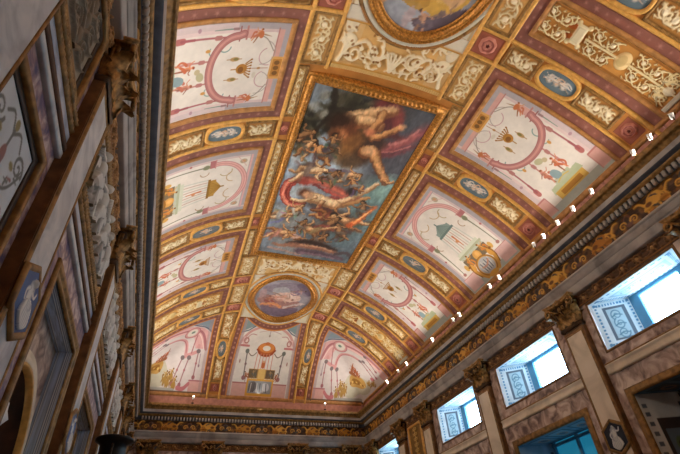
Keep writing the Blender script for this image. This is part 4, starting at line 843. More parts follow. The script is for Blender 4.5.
# backing of the entablature so nothing is hollow
for (x0, x1, y0, y1, l) in ((XC+.517, XC+.60, YC-1.2, YC+1.2, 'right'), (XC-.60, XC-.517, YC-1.2, YC+1.2, 'left'), (XC-.6, XC+.6, YC+1.1575, YC+1.23, 'far'), (XC-.6, XC+.6, YC-1.23, YC-1.1575, 'near')):
    trim(lbox('trim', x0, x1, y0, y1, .556, .6985, M['brown']), 'core of the %s entablature' % l)

# --- capitals (one shared set of meshes, local coordinates in metres: x across, y out of the wall, z up)
def leaf(V, F, base, ang, w, h, curl, lean=.15):
    n, m = 9, 7; k0 = len(V); c, s = math.cos(ang), math.sin(ang)
    for i in range(n):
        t = i/(n-1); hh = h*(t if t < .8 else .8+.13*math.sin((t-.8)/.2*1.57)) - (h*.14*max(0, (t-.85)/.15)); out = lean*h*t+curl*max(0, t-.45)**2*3.2
        wd = w*(.75+.35*math.sin(t*2.6))*(1-.55*max(0, t-.7)/.3)*(1+.10*math.cos(t*22))
        for j in range(m):
            q = (j/(m-1)-.5)*2; bulge = .02*(1-q*q)-.012*abs(math.sin(q*4.7))
            V.append((base[0]+c*q*wd/2*1.0 - s*(out+bulge), base[1]+s*q*wd/2+c*(out+bulge), base[2]+hh))
    F += [(k0+i*m+j, k0+i*m+j+1, k0+(i+1)*m+j+1, k0+(i+1)*m+j) for i in range(n-1) for j in range(m-1)]
def tubev(V, F, pts, r, k=6):
    P = np.array(pts, float); k0 = len(V)
    for i in range(len(P)):
        d = P[min(i+1, len(P)-1)]-P[max(i-1, 0)]; d /= np.linalg.norm(d)+1e-9; a = np.cross(d, (.3, .5, .8)); a /= np.linalg.norm(a); b = np.cross(d, a); rr = r[i] if hasattr(r, '__len__') else r
        for j in range(k): V.append(tuple(P[i]+rr*(a*math.cos(6.283*j/k)+b*math.sin(6.283*j/k))))
    F += [(k0+i*k+j, k0+i*k+(j+1) % k, k0+(i+1)*k+(j+1) % k, k0+(i+1)*k+j) for i in range(len(P)-1) for j in range(k)]
def capital_meshes():
    w, d, h = .50, .12, .60; out = {}
    V = []; F = []
    lv = [(0, 1.0), (.04, 1.10), (.07, 1.10), (.09, 1.0), (.30, 1.0), (.45, 1.08), (.56, 1.22)]
    for z, k in lv: V += [(-w/2*k, -.02, z), (w/2*k, -.02, z), (w/2*k, d*k, z), (-w/2*k, d*k, z)]
    for i in range(len(lv)-1):
        for j in range(4): F.append((4*i+j, 4*i+(j+1) % 4, 4*i+4+(j+1) % 4, 4*i+4+j))
    out['bell'] = (V, F)
    V = []; F = []
    for q in (-.19, 0, .19): leaf(V, F, (q, d, .09), 0, .17, .20, .10)
    for q in (-.10, .10): leaf(V, F, (q, d-.005, .12), 0, .17, .32, .14)
    for sg in (-1, 1):
        leaf(V, F, (sg*w/2, d*.45, .09), -sg*1.571, .12, .20, .10); leaf(V, F, (sg*w/2, d, .10), -sg*.785, .16, .33, .15)
    out['acanthus_leaves'] = (V, F)
    V = []; F = []
    for sg in (-1, 1):
        for kx, ky in ((sg*.30, d+.13),):
            pts = [(sg*.09, d+.02, .30), (sg*.16, d+.05, .42)]; n = 26
            for i in range(n+1): a = 1.9-sg*0+i/n*8.2; r = .085*(1-.8*i/n); pts.append((kx+sg*(-.0)+sg*r*math.cos(math.pi-a), ky-.015+.02*math.sin(i*.1), .47+r*math.sin(a)))
            tubev(V, F, pts, [.03*(1-.5*i/len(pts)) for i in range(len(pts))], 6)
        pts = [(sg*.05, d+.02, .30), (sg*.07, d+.05, .42)]; n = 18
        for i in range(n+1): a = 1.5+i/n*6.5; r = .045*(1-.75*i/n); pts.append((sg*(.06-0)-sg*r*math.cos(math.pi-a), d+.06, .46+r*math.sin(a)))
        tubev(V, F, pts, .016, 5)
        for q in (0.1, .2): V0 = len(V); tubev(V, F, [(sg*w/2, d*.2+q*.3, .32), (sg*(w/2+.05), d*.3+q*.3, .45), (sg*(w/2+.08), d*.4+q*.3, .50)], .025, 5)
    out['volutes'] = (V, F)
    V = []; F = []; n = 11
    for z, k in ((.555, .96), (.575, 1.0), (.60, 1.0), (.605, 1.05), (.63, 1.06)):
        row = []
        for i in range(n): q = i/(n-1)*2-1; row.append((q*.36*k, (d+.15*k)-.06*(1-q*q), z))
        row += [(.36*k, -.02, z), (-.36*k, -.02, z)]; V += row
    m = n+2
    for i in range(4):
        for j in range(m): F.append((i*m+j, i*m+(j+1) % m, (i+1)*m+(j+1) % m, (i+1)*m+j))
    F.append(tuple(range(m))[::-1]); F.append(tuple(range(4*m, 5*m)))
    out['abacus'] = (V, F)
    V = []; F = []
    for i in range(8):
        a = i*.785; k0 = len(V); V.append((0, d+.13, .60)); 
        for q in (-.35, 0, .35): V.append((.055*math.cos(a+q)*(1.15 if q == 0 else .9), d+.115, .59+.055*math.sin(a+q)*(1.15 if q == 0 else .9)))
        F += [(k0, k0+1, k0+2), (k0, k0+2, k0+3)]
    out['flower'] = (V, F)
    res = {}
    for k, (v, f) in out.items():
        me = bpy.data.meshes.new('capital_'+k); me.from_pydata(v, [], f); me.update(); me.polygons.foreach_set('use_smooth', np.ones(len(me.polygons), bool)); res[k] = me
    return res
CAPM = capital_meshes()
CAPMAT = {'r': M['golddark'], 'l': M['bronze']}
for k, me in CAPM.items(): me.materials.append(flat('capital_gilding', (150, 110, 58), .45, .3, .35, 16) if k != 'bell' else M['bronze'])
def capital(parent, loc, rot, sx=1., sz=1.):
    c = bpy.data.objects.new('capital', None); C.objects.link(c); c.parent = parent; c.location = Vector(loc)-Vector(parent.location); c.rotation_euler = (0, 0, rot); c.scale = (sx, 1, sz); c.empty_display_size = .1
    for k, me in CAPM.items():
        o = bpy.data.objects.new(k, me); C.objects.link(o); o.parent = c
    return c
def hexcameo(fn, a, z0, z1, w, parent, seed, ground=(44, 74, 128)):
    zc, zh = (z0+z1)/2, (z1-z0)/2; hp = [(a, z1), (a-w, z1-zh*.45), (a-w, z0+zh*.45), (a, z0), (a+w, z0+zh*.45), (a+w, z1-zh*.45)]
    cv = Cv(a-w, a+w, z0, z1, 60, 90, ground); cv.mottle(.15, 4)
    wh, gr_ = (226, 226, 222), (170, 174, 180); q = 1 if seed % 2 else -1; z = lambda t: zc+zh*t
    cv.blob([(a-w*.62, z(-.82)), (a+w*.55, z(-.84)), (a+w*.50, z(-.3)), (a+w*.25, z(.05)), (a-w*.30, z(.02)), (a-w*.58, z(-.35))], wh, .02)
    cv.limb([(a+q*w*.02, z(-.05)), (a+q*w*.06, z(.2)), (a, z(.42))], w*.5, w*.55, (gr_, wh, wh)); cv.ell(a-q*w*.08, z(.62), w*.17, zh*.13, wh, 0, None, .025); cv.ell(a-q*w*.03, z(.66), w*.15, zh*.11, gr_, 0, .5, 0, .7)
    cv.limb([(a+q*w*.2, z(.38)), (a+q*w*.5, z(.2)), (a+q*w*.38, z(-.05))], w*.16, w*.10, (gr_, wh, wh)); cv.limb([(a-q*w*.2, z(.38)), (a-q*w*.5, z(.3)), (a-q*w*.62, z(.52))], w*.15, w*.09, (gr_, wh, wh))
    for k in range(5): cv.curve([(a+w*(-.2+.1*k), z(-.02)), (a+w*(-.32+.16*k), z(-.4)), (a+w*(-.4+.2*k), z(-.78))], w*.05, gr_, 0, .8)
    # hexagonal slab
    U, V = np.meshgrid(cv.u, cv.v); lim = np.minimum(1, (zh-np.abs(V-zc))/(zh*.45)); U2 = a+(U-a)*np.maximum(lim, .0)
    f2 = fn; P, n = at(f2, U2, V); Q = P+n*(.02+cv.h)[..., None]
    o = mesh_np('cameo_field', Q.reshape(-1, 3), gridfaces(*U.shape), M['stucco'], parent, cv.c.reshape(-1, 3))
    sweep('cameo_frame', fn, hp, [(-.001, 0), (-.001, .02), (.002, .028), (.005, .02), (.006, 0)], M['golddark'], parent, True, .01)
PIL = [('nearest', -.793), ('second', -.575), ('third', -.204), ('fourth', .2), ('fifth', .575), ('sixth', .793), ('corner', 1.085)]
PLAB = {('right', 'nearest'): 'marble pilaster with gilt capital cut off at the right picture edge', ('right', 'second'): 'marble pilaster right of the biggest pale window, capital at right edge',
        ('right', 'third'): 'tall marble pilaster with blue hexagon cameo between the two nearest pale windows', ('right', 'fourth'): 'marble pilaster between second and third pale windows from the right',
        ('right', 'fifth'): 'marble pilaster left of the third pale window, beside a gilt panel', ('right', 'sixth'): 'marble pilaster right of the farthest pale window', ('right', 'corner'): 'marble pilaster in the far right corner',
        ('left', 'nearest'): 'broad white marble pilaster at the upper left picture corner', ('left', 'second'): 'white marble pilaster with blue hexagon cameo at left, dark bronze capital near the top',
        ('left', 'third'): 'white marble pilaster on the left wall just past the long stucco relief', ('left', 'fourth'): 'second white marble pilaster past the long stucco relief, left wall',
        ('left', 'fifth'): 'third white marble pilaster past the long stucco relief, left wall', ('left', 'sixth'): 'fourth white marble pilaster past the long stucco relief, left wall', ('left', 'corner'): 'white marble pilaster in the far left corner'}
def pilaster(name, label, fnmk, face, wall, c, mats, rot, loc_of, hexz, seed, shaft_top=.483):
    """fnmk(hw) -> surface at that distance from the room centre"""
    t = thing(name, label, 'pilaster', tuple(loc_of(face, c, FL)), 'marble pilasters with gilt capitals'); w = .0325; fn = fnmk(face)
    P = [fnmk(h)(np.array(a), np.array(z)) for h in (wall+.002, face) for a in (c-w, c+w) for z in (FL, shaft_top)]
    lo = np.min(P, 0); hi = np.max(P, 0); bm = bmesh.new(); boxbm(bm, lo, hi, .008); solid('shaft', bm, mats[0], t)
    lo2, hi2 = np.min([fnmk(h)(np.array(a), np.array(z)) for h in (wall+.002, face-.006) for a in (c-w-.006, c+w+.006) for z in (FL, FL+.05)], 0), np.max([fnmk(h)(np.array(a), np.array(z)) for h in (wall+.002, face-.006) for a in (c-w-.006, c+w+.006) for z in (FL, FL+.05)], 0)
    bm = bmesh.new(); boxbm(bm, lo2, hi2, .02); solid('base', bm, mats[1], t)
    a0, a1, z0, z1 = c-w+.0075, c+w-.0075, FL+.07, shaft_top-.012
    bm = bmesh.new(); Q = [fnmk(h)(np.array(a), np.array(z)) for h in (face+.001, face-.0012) for a in (a0, a1) for z in (z0, z1)]; boxbm(bm, np.min(Q, 0), np.max(Q, 0)); solid('marble_panel', bm, mats[1], t)
    sweep('gilt_edge', fn, rectpts(a0, a1, z0, z1), [(-.0005, 0), (-.0005, .012), (.0015, .02), (.0035, .01), (.0045, 0)], mats[2], t, True, .05)
    if hexz: hexcameo(fnmk(face-.0015), c, hexz[0], hexz[1], .0255, t, seed, (66, 98, 150) if hexz[0] < .2 else (34, 40, 52))
    capital(t, loc_of(wall, c, shaft_top), rot); return t
for sg, sn in ((1, 'right'), (-1, 'left')):
    fm = lambda hw, sg=sg: wallx(sg, hw); lo_ = lambda hw, a, z, sg=sg: W(XC+sg*hw, YC+a, z)
    for i, (k, c) in enumerate(PIL):
        c2 = c
        if sg < 0 and k == 'second': c2 = -.584
        hx = ((.205, .266) if sg > 0 else (.181, .240)) if k != 'corner' else None
        pilaster('pilaster', PLAB[sn, k], fm, HF, HW, c2, (M['brass'], M['cream'] if sg > 0 else M['white'], M['golddark']), math.pi/2 if sg > 0 else -math.pi/2, lo_, hx, i+3*sg)
fm = lambda hw: wally(1, hw); lo_ = lambda hw, a, z: W(XC+a, YC+hw, z)
for c, l in ((-.185, 'marble pilaster left of centre on the far wall'), (.185, 'marble pilaster right of centre on the far wall'), (-.440, 'marble pilaster beside the left corner on the far wall'), (.440, 'marble pilaster beside the right corner on the far wall')):
    pilaster('pilaster', l, fm, YF, YW, c, (M['brass'], M['cream'], M['gold']), math.pi, lo_, None, 1)

# --- carved leaf frieze under the architrave
def carved(label, fn, a0, a1, bright):
    cv = Cv(a0, a1, .5265, .5545, max(60, int((a1-a0)/.0016)), 26, (92, 60, 34) if not bright else (110, 74, 36)); cv.mottle(.2, 12)
    L = a1-a0; n = max(3, int(L/.04)); lf = (168, 118, 62) if bright else (140, 98, 60)
    cv.rinceau((a0+.004, .5405), (a1-.004, .5405), .0125, n, lf, .0032, .05, (60, 36, 20), (190, 146, 90))
    cv.line([(a0, .5285), (a1, .5285)], .003, (150, 100, 46), .03)
    t = tag(patch('carved_frieze', fn, cv, M['giltpaint'], None, .01), label, 'frieze', 'carved leaf friezes between the capitals')
GAPS = [(-.758, -.612), (-.538, -.242), (-.166, .162), (.238, .538), (.612, .756), (.83, 1.048)]
GT = ['between the two nearest capitals', 'over the nearest wide bay', 'over the middle bay', 'over the farther wide bay', 'between the two far capitals', 'over the bay at the far corner']
for sg, sn in ((1, 'right'), (-1, 'left')):
    for (a, b), g in zip(GAPS, GT): carved('carved gilt leaf frieze on the %s wall, %s' % (sn, g), wallx(sg, HW), a, b, sg < 0)
for (a, b, l) in ((-.405, -.225, 'left'), (-.145, .145, 'middle'), (.225, .405, 'right')): carved('carved gilt leaf frieze on the far wall, %s length' % l, wally(1, YW), a, b, True)

# --- string courses and frames on the right wall
def wtrim(fn, pts, prof, mat, label, closed=False, ripple=None, step=.03): return trim(sweep('trim', fn, pts, prof, mat, None, closed, step, ripple), label)
fr_ = wallx(1, HW); fl_ = wallx(-1, HW)
for (a, b), g in zip(GAPS, GT):
    wtrim(fr_, [(a, .3655), (b, .3655)], [(-.011, 0), (-.011, .045), (-.008, .06), (-.006, .035), (.004, .035), (.005, .05), (.010, .05), (.011, 0)], M['cream'], 'cream string course on the right wall, %s' % g)
    wtrim(fr_, [(a, .3785), (b, .3785)], ROUND(.005, .04), M['golddark'], 'gilt bead above the right string course, %s' % g)
for i, (a, b) in enumerate(WINS):
    wtrim(fr_, rectpts(a, b, *WZ), [(0, -.01), (.0003, .008), (.004, .012), (.0055, .008), (.006, 0)], M['brass'], 'bronze edge round pale window %d' % (i+1), True)
for i, (a, b) in enumerate(DOORS):
    wtrim(fr_, [(a, FL), (a, DZ), (b, DZ), (b, FL)], [(.001, -.02), (.001, .02), (-.004, .035), (-.007, .02), (-.011, .03), (-.015, .012), (-.015, 0)], M['golddark'], 'gilded frame round lower opening %d of the right wall' % (i+1))
# gilt panel in the narrow bay of the right wall
def panel(name, label, cat, fn, cv, mat, frames, group=None):
    a0, a1, b0, b1 = cv.e; t = thing(name, label, cat, tuple(fn(np.array((a0+a1)/2), np.array((b0+b1)/2))), group); patch('panel_field', fn, cv, mat, t, .008)
    for nm, o0, prof, m, rp, st in frames: sweep(nm, fn, rectpts(a0-o0, a1+o0, b0-o0, b1+o0), prof, m, t, True, st, rp)
    return t
GF = [('gilt_frame', 0, [(-.001, 0), (-.001, .03), (.003, .05), (.006, .03), (.008, .04), (.009, 0)], M['gold'], None, .02)]
BF = [('beaded_frame', 0, [(-.001, 0), (-.001, .02), (.002, .03), (.004, .02), (.006, .035), (.008, .03), (.009, 0)], M['golddark'], ((2, 4, 5), .018, .007), .0022)]
def gilt_candel(a0, a1, z0, z1, ground, col):
    cv = Cv(a0, a1, z0, z1, 60, 120, ground); cv.mottle(.12, 8)
    cv.candel(((a0+a1)/2, z0+(z1-z0)*.28), (0, 1), (z1-z0)*.5, .006, col, .03); cv.candel(((a0+a1)/2, z0+(z1-z0)*.74), (0, 1), (z1-z0)*.48, .006, col, .03); return cv
for (a0, a1, l) in ((.64, .735, 'narrow gilt panel of leaf ornament between two pilasters, right wall'), (-.735, -.64, 'narrow gilt panel of leaf ornament at the right picture edge')):
    panel('ornament_panel', l, 'stucco panel', fr_, gilt_candel(a0, a1, .392, .515, (140, 104, 50), (206, 168, 92)), M['giltpaint'], GF, 'gilt panels in narrow bays of the right wall')

# --- windows of the right wall
def quadfn(p00, p10, p01, p11):
    p00, p10, p01, p11 = (np.array(p, float) for p in (p00, p10, p01, p11))
    def f(u, v):
        u = np.asarray(u, float)[..., None]; v = np.asarray(v, float)[..., None]; q = p00*(1-u)*(1-v)+p10*u*(1-v)+p01*(1-u)*v+p11*u*v; return W(q[..., 0], q[..., 1], q[..., 2])
    return f
def reveal_cv(tint, panel_, asp):
    cv = Cv(0, 1, 0, 1, 60, int(60*max(.6, min(2.4, asp))), tint); cv.mottle(.05, 6); d = tuple(int(x*.55) for x in tint)
    blue = (108, 158, 190)
    for k in range(12):
        for q in (.12, .90): cv.rect(q-.03, q+.03, .05+k*.08, .095+k*.08, blue)
        for q in (.06, .94): cv.rect(.08+k*.07, .12+k*.07, q-.022, q+.022, blue)
    if panel_:
        cv.rect(.26, .78, .13, .88, (110, 116, 124)); cv.rect(.33, .71, .18, .83, (196, 210, 214)); c = (104, 136, 150)
        for k in range(3): cv.spiral(.52, .28+k*.2, .13, k*2, 1.6, .025, c, 0, 1, 1 if k % 2 else -1); cv.curve([(.40, .24+k*.2), (.52, .3+k*.2), (.64, .26+k*.2)], .025, c)
    else:
        cv.rect(.28, .74, .12, .88, (176, 196, 206)); cv.rect(.34, .68, .16, .84, (206, 218, 222))
        for k in range(4): cv.spiral(.51, .25+k*.17, .10, k, 1.4, .02, (120, 150, 166)); 
    return cv
WLAB = ['large pale window at the right picture edge', 'pale window between the two tall pilasters, second from right', 'third pale window from the right', 'farthest pale window near the far corner', 'pale window behind the viewer']
def window(i, a, b):
    c = (a+b)/2+(-.013 if i == 0 else (-.011 if i == 1 else 0)); o = .075; h = (b-a)/2; ha = h-.047; z0, z1 = WZ[0]+.0008, WZ[1]-.0008
    X0, X1 = XC+HW+.001, XC+HW+o; Y = lambda q: YC+q
    far_in, far_out, near_in, near_out = b-.0008, c+ha, a+.0008, c-ha
    t = bpy.data.objects.new('window_%d' % (i+1), None); C.objects.link(t); t.location = W(XC+HW+o, YC+c, z0); tag(t, WLAB[i], 'window', None, 'structure')
    tint = (238, 241, 241)
    for nm, p in (('jamb', ((X0, Y(far_in), z0), (X1, Y(far_out), z0+.004), (X0, Y(far_in), z1), (X1, Y(far_out), z1))), ('jamb', ((X0, Y(near_in), z0), (X1, Y(near_out), z0+.004), (X0, Y(near_in), z1), (X1, Y(near_out), z1)))):
        patch(nm, quadfn(*p), reveal_cv(tint, True, 1.3), M['paint'], t, 0., skirt=False)
    patch('soffit', quadfn((X0, Y(near_in), z1), (X1, Y(near_out), z1), (X0, Y(far_in), z1), (X1, Y(far_out), z1)), reveal_cv(tint, False, 2.), M['paint'], t, 0., skirt=False)
    patch('sill', quadfn((X0, Y(near_in), z0), (X1, Y(near_out), z0+.004), (X0, Y(far_in), z0), (X1, Y(far_out), z0+.004)), Cv(0, 1, 0, 1, 8, 8, (200, 204, 206)), M['paint'], t, 0., skirt=False)
    fw = .022
    bm = bmesh.new(); x0, x1 = X1-.004, X1+.006
    for (y0, y1, q0, q1) in ((near_out-.01, near_out+fw, z0-.01, z1+.01), (far_out-fw, far_out+.01, z0-.01, z1+.01), (near_out+fw, far_out-fw, z0-.01, z0+fw), (near_out+fw, far_out-fw, z1-.008, z1+.01)):
        boxbm(bm, W(x0, Y(y0), q0), W(x1, Y(y1), q1), .01)
    solid('window_frame', bm, M['winframe'], t)
    bm = bmesh.new(); boxbm(bm, W(X1, Y(near_out), z0), W(X1+.0006, Y(far_out), z1)); solid('pane', bm, M['glass'], t)
    l = bpy.data.lights.new('window_daylight', 'AREA'); l.shape = 'RECTANGLE'; l.size = 2*(ha-fw)*SC; l.size_y = (z1-z0-fw)*SC; l.energy = 1
    l.cycles.is_portal = True
    lo = bpy.data.objects.new('window_daylight', l); C.objects.link(lo); lo.location = W(X1+.012, YC+c, (z0+z1)/2); lo.rotation_euler = (0, math.pi/2, 0); tag(lo, 'daylight entering through ' + WLAB[i], 'daylight'); lo.rotation_euler = Matrix(((0, 0, 1), (1, 0, 0), (0, 1, 0))).to_euler()
    return t
for i, (a, b) in enumerate(WINS): window(i, a, b)
# --- lower openings: a blue lit blind in the middle one, dark shutters in the others
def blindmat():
    m, N, L, b = newmat('glowing_blue_blind'); b.inputs['Base Color'].default_value = (*lin(rgb(70, 150, 176)), 1); b.inputs['Roughness'].default_value = .9
    b.inputs['Emission Color'].default_value = (*lin(rgb(30, 130, 165)), 1); b.inputs['Emission Strength'].default_value = .55; return m  # emission stands in for daylight shining through the cloth
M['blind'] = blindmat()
def opening(i, a, b):
    o = .09; h = (b-a)/2; c = (a+b)/2; ha = h-.035; X0, X1 = XC+HW+.001, XC+HW+o; Y = lambda q: YC+q; lit = i == 1
    t = bpy.data.objects.new('window_%d' % (6+i), None); C.objects.link(t); t.location = W(XC+HW+o, YC+c, FL); tag(t, ['tall shuttered opening under the biggest pale window', 'tall opening with a blue lit blind under the second pale window', 'tall shuttered opening under the third pale window'][i], 'window', None, 'structure')
    tint = (140, 176, 200) if lit else (206, 210, 208); zs = DZ-.001  # blue light on the lit jambs is mixed into their paint colour
    for q_in, q_out in ((b, c+ha), (a, c-ha)):
        cv = Cv(0, 1, 0, 1, 50, 240, tint); cv.mottle(.08, 8); cv.rect(.25, .8, .02, .90, (60, 52, 50)); cv.rect(.34, .71, .03, .86, (96, 112, 124))
        for k in range(26): cv.rect(.08, .17, .02+k*.037, .037+k*.037, (92, 104, 116)); cv.rect(.86, .94, .02+k*.037, .037+k*.037, (92, 104, 116))
        cv.ell(.53, .80, .10, .03, (90, 110, 80)); cv.ell(.53, .80, .05, .015, (50, 44, 36)); cv.candel((.53, .5), (0, 1), .4, .03, (120, 136, 146))
        patch('jamb', quadfn((X0, Y(q_in), FL), (X1, Y(q_out), FL), (X0, Y(q_in), zs), (X1, Y(q_out), zs)), cv, M['paint'], t, 0., skirt=False)
    cv = Cv(0, 1, 0, 1, 60, 120, (96, 124, 146)); cv.mottle(.1, 8)
    for (e0, e1) in ((.06, .30), (.36, .64), (.70, .94)):
        cv.rect(.14, .84, e0, e1, (60, 84, 104)); cv.rect(.2, .78, e0+.03, e1-.03, (116, 138, 152) if lit else (84, 92, 98)); cv.ell(.49, (e0+e1)/2, .16, .07, (150, 120, 110)); cv.ell(.49, (e0+e1)/2, .10, .04, (70, 90, 110))  # lit soffit panels painted brighter, unlit ones darker
    patch('soffit', quadfn((X0, Y(a), zs), (X1, Y(c-ha), zs), (X0, Y(b), zs), (X1, Y(c+ha), zs)), cv, M['paint'], t, 0., skirt=False)
    bm = bmesh.new(); boxbm(bm, W(X1, Y(c-ha-.01), FL), W(X1+.004, Y(c+ha+.01), zs+.004)); solid('blind' if lit else 'shutter', bm, M['blind'] if lit else M['shutter'], t)
    bm = bmesh.new()
    for q in (-ha+.004, -.004, ha-.012): boxbm(bm, W(X1-.006, Y(c+q), FL), W(X1+.001, Y(c+q+.008), zs))
    for z in (.29, .18, .06, -.08): boxbm(bm, W(X1-.005, Y(c-ha), z), W(X1+.0005, Y(c+ha), z+.007))
    solid('glazing_bars' if lit else 'shutter_rails', bm, M['winframe'] if lit else M['dark'], t)
    if lit:
        l = bpy.data.lights.new('blind_fill', 'AREA'); l.shape = 'RECTANGLE'; l.size = 2*ha*SC; l.size_y = (zs-FL)*SC*.9; l.energy = 9; l.color = (.25, .7, 1.0)  # extra area lamp before the blind, standing in for its daylight
        lo = bpy.data.objects.new('blind_fill', l); C.objects.link(lo); lo.location = W(X1-.009, YC+c, (zs+FL)/2); lo.rotation_euler = Matrix(((0, 0, 1), (1, 0, 0), (0, 1, 0))).to_euler(); tag(lo, 'added blue area light before the blind of the middle lower opening, standing in for daylight', 'daylight')
for i, (a, b) in enumerate(DOORS): opening(i, a, b)

# --- left wall: string courses, reliefs, panels, recesses
for (a, b), g in zip(GAPS, GT):
    for z, w_, hgt, m, lab, rp in ((.400, .009, .04, M['golddark'], 'upper beaded gilt moulding', ((2, 3, 4), .02, .007)), (.389, .009, .035, M['golddark'], 'lower beaded gilt moulding', ((2, 3, 4), .018, .007)), (.3745, .017, .03, M['bluegrey'], 'pale blue marble band', None), (.3615, .008, .05, M['brown'], 'dark brown fillet', None), (.3525, .009, .04, M['white'], 'white marble fillet', None)):
        wtrim(fl_, [(a, z), (b, z)], (ROUND(w_, hgt) if rp else [(-w_/2, 0), (-w_/2, hgt*.7), (-w_*.4, hgt), (w_*.4, hgt), (w_/2, hgt*.7), (w_/2, 0)]), m, '%s on the left wall, %s' % (lab, g), False, rp, .0024 if rp else .05)
def figure_relief(a0, a1, n, seed):
    cv = Cv(a0, a1, .413, .512, int((a1-a0)/.0011), 90, (150, 146, 140)); cv.mottle(.12, 8); R = random.Random(seed); zc = .455
    for k in range(n):
        u = a0+(a1-a0)*(k+.5)/n; l = R.uniform(-.5, .5)
        cv.person(u, zc+R.uniform(-.01, .004), .074, math.pi/2, (206, 204, 198), (194, 192, 188), (176, 172, 166), seed+k, .10, l); cv.curve([(u-.02, .425), (u, .45+R.uniform(-.01, .02)), (u+.025, .43)], .012, (196, 194, 190), .06, 1, .005)
    for k in range(n*2): cv.ell(a0+(a1-a0)*R.random(), .42+R.uniform(0, .012), .014, .009, (150, 142, 134), 0, None, .05)
    return cv
def scroll_field(a0, a1, z0, z1, ground, leaf, seed):
    cv = Cv(a0, a1, z0, z1, 90, 90, ground); cv.mottle(.08, 8); c = (a0+a1)/2; hz_ = (z1-z0)
    for k, z in enumerate((z0+.2*hz_, z0+.5*hz_, z0+.8*hz_)):
        for q in (-1, 1):
            cv.spiral(c+q*(a1-a0)*.22, z, hz_*.13, 1.5, 1.5, .004, leaf, .04, 1, q); cv.curve([(c, z-.02), (c+q*.015, z), (c+q*.03, z-.012), (c+q*.042, z)], .006, leaf, .04, 1, .002)
        cv.ell(c, z, .008, .012, leaf, 0, None, .05)
    return cv
DARKF = [('dark_fillet', 0, [(-.001, 0), (-.001, .02), (.006, .02), (.007, 0)], M['dark'], None, .03), ('gilt_frame', .007, [(0, 0), (0, .045), (.004, .06), (.008, .04), (.010, 0)], M['golddark'], None, .03)]
panel('stucco_relief', 'scroll relief panel in dark gilt frame, top left beside the nearest pilaster', 'relief', fl_, scroll_field(-.748, -.652, .415, .513, (150, 136, 118), (112, 98, 80), 1), M['stucco'], DARKF, 'stucco panels of the left wall')
panel('stucco_relief', 'narrow scroll relief panel between the two far pilasters, left wall', 'relief', fl_, scroll_field(.640, .735, .415, .513, (150, 136, 118), (112, 98, 80), 2), M['stucco'], DARKF, 'stucco panels of the left wall')
panel('stucco_relief', 'long white figure relief under the left cornice, nearest of its row', 'relief', fl_, figure_relief(-.515, -.262, 4, 11), M['stucco'], BF, 'stucco figure reliefs of the left wall')
panel('stucco_relief', 'white figure relief between the first two capitals past the nearest relief, left wall', 'relief', fl_, figure_relief(-.145, .145, 5, 21), M['stucco'], BF, 'stucco figure reliefs of the left wall')
panel('stucco_relief', 'white figure relief farthest down the left wall', 'relief', fl_, figure_relief(.262, .518, 4, 31), M['stucco'], BF, 'stucco figure reliefs of the left wall')
def arabesque(a0, a1, z0, z1):
    cv = Cv(a0, a1, z0, z1, 110, 300, (206, 214, 220)); cv.mottle(.04, 9); c = (a0+a1)/2; g = (116, 120, 118); r = (150, 112, 110)
    R = random.Random(5)
    for k in range(5):
        z = z1-.04-.085*k
        for q in (-1, 1):
            cv.curve([(c, z-.05), (c+q*.010, z-.02), (c+q*.028, z-.012), (c+q*.040, z+.014)], .0042, g, w1=.002); cv.spiral(c+q*.031, z+.014, .011, 0, 1.4, .0036, g, 0, 1, q); cv.curve([(c+q*.006, z-.034), (c+q*.022, z-.046), (c+q*.038, z-.030)], .0038, r, w1=.002); cv.spiral(c+q*.034, z-.038, .008, 2, 1.3, .003, r, 0, 1, -q)
            for m in range(9):
                t = m/9; u = c+q*(.008+.032*t); v = z-.03+.045*t; an = R.uniform(0, 6.28); cv.line([(u, v), (u+.008*math.cos(an), v+.008*math.sin(an))], .003, g if m % 3 else r, w1=.0012)
            cv.ell(c+q*.036, z-.026, .004, .004, r); cv.ell(c+q*.02, z+.006, .0045, .003, (150, 140, 100)); cv.curve([(c, z+.02), (c+q*.012, z+.034), (c+q*.022, z+.022)], .003, g)
        cv.ell(c, z-.03, .008, .012, (196, 150, 80)); cv.line([(c, z+.03), (c, z-.06)], .003, g); cv.ell(c, z-.002, .005, .010, r); cv.ell(c, z+.03, .004, .005, (150, 140, 100))
    return cv
for a0, a1, l in ((-.748, -.655, 'white arabesque panel in black and gilt frame, left edge of picture'), (.640, .735, 'white arabesque panel between the far pilasters, left wall')):
    panel('painted_panel', l, 'painted panel', fl_, arabesque(a0, a1, -.12, .3035), M['paint'], DARKF, 'white arabesque panels of the left wall')
RL = ['marble recess with an arched niche and bust, lower left', 'dark doorway recess between the two middle left pilasters', 'dark doorway recess past the second left pilaster']
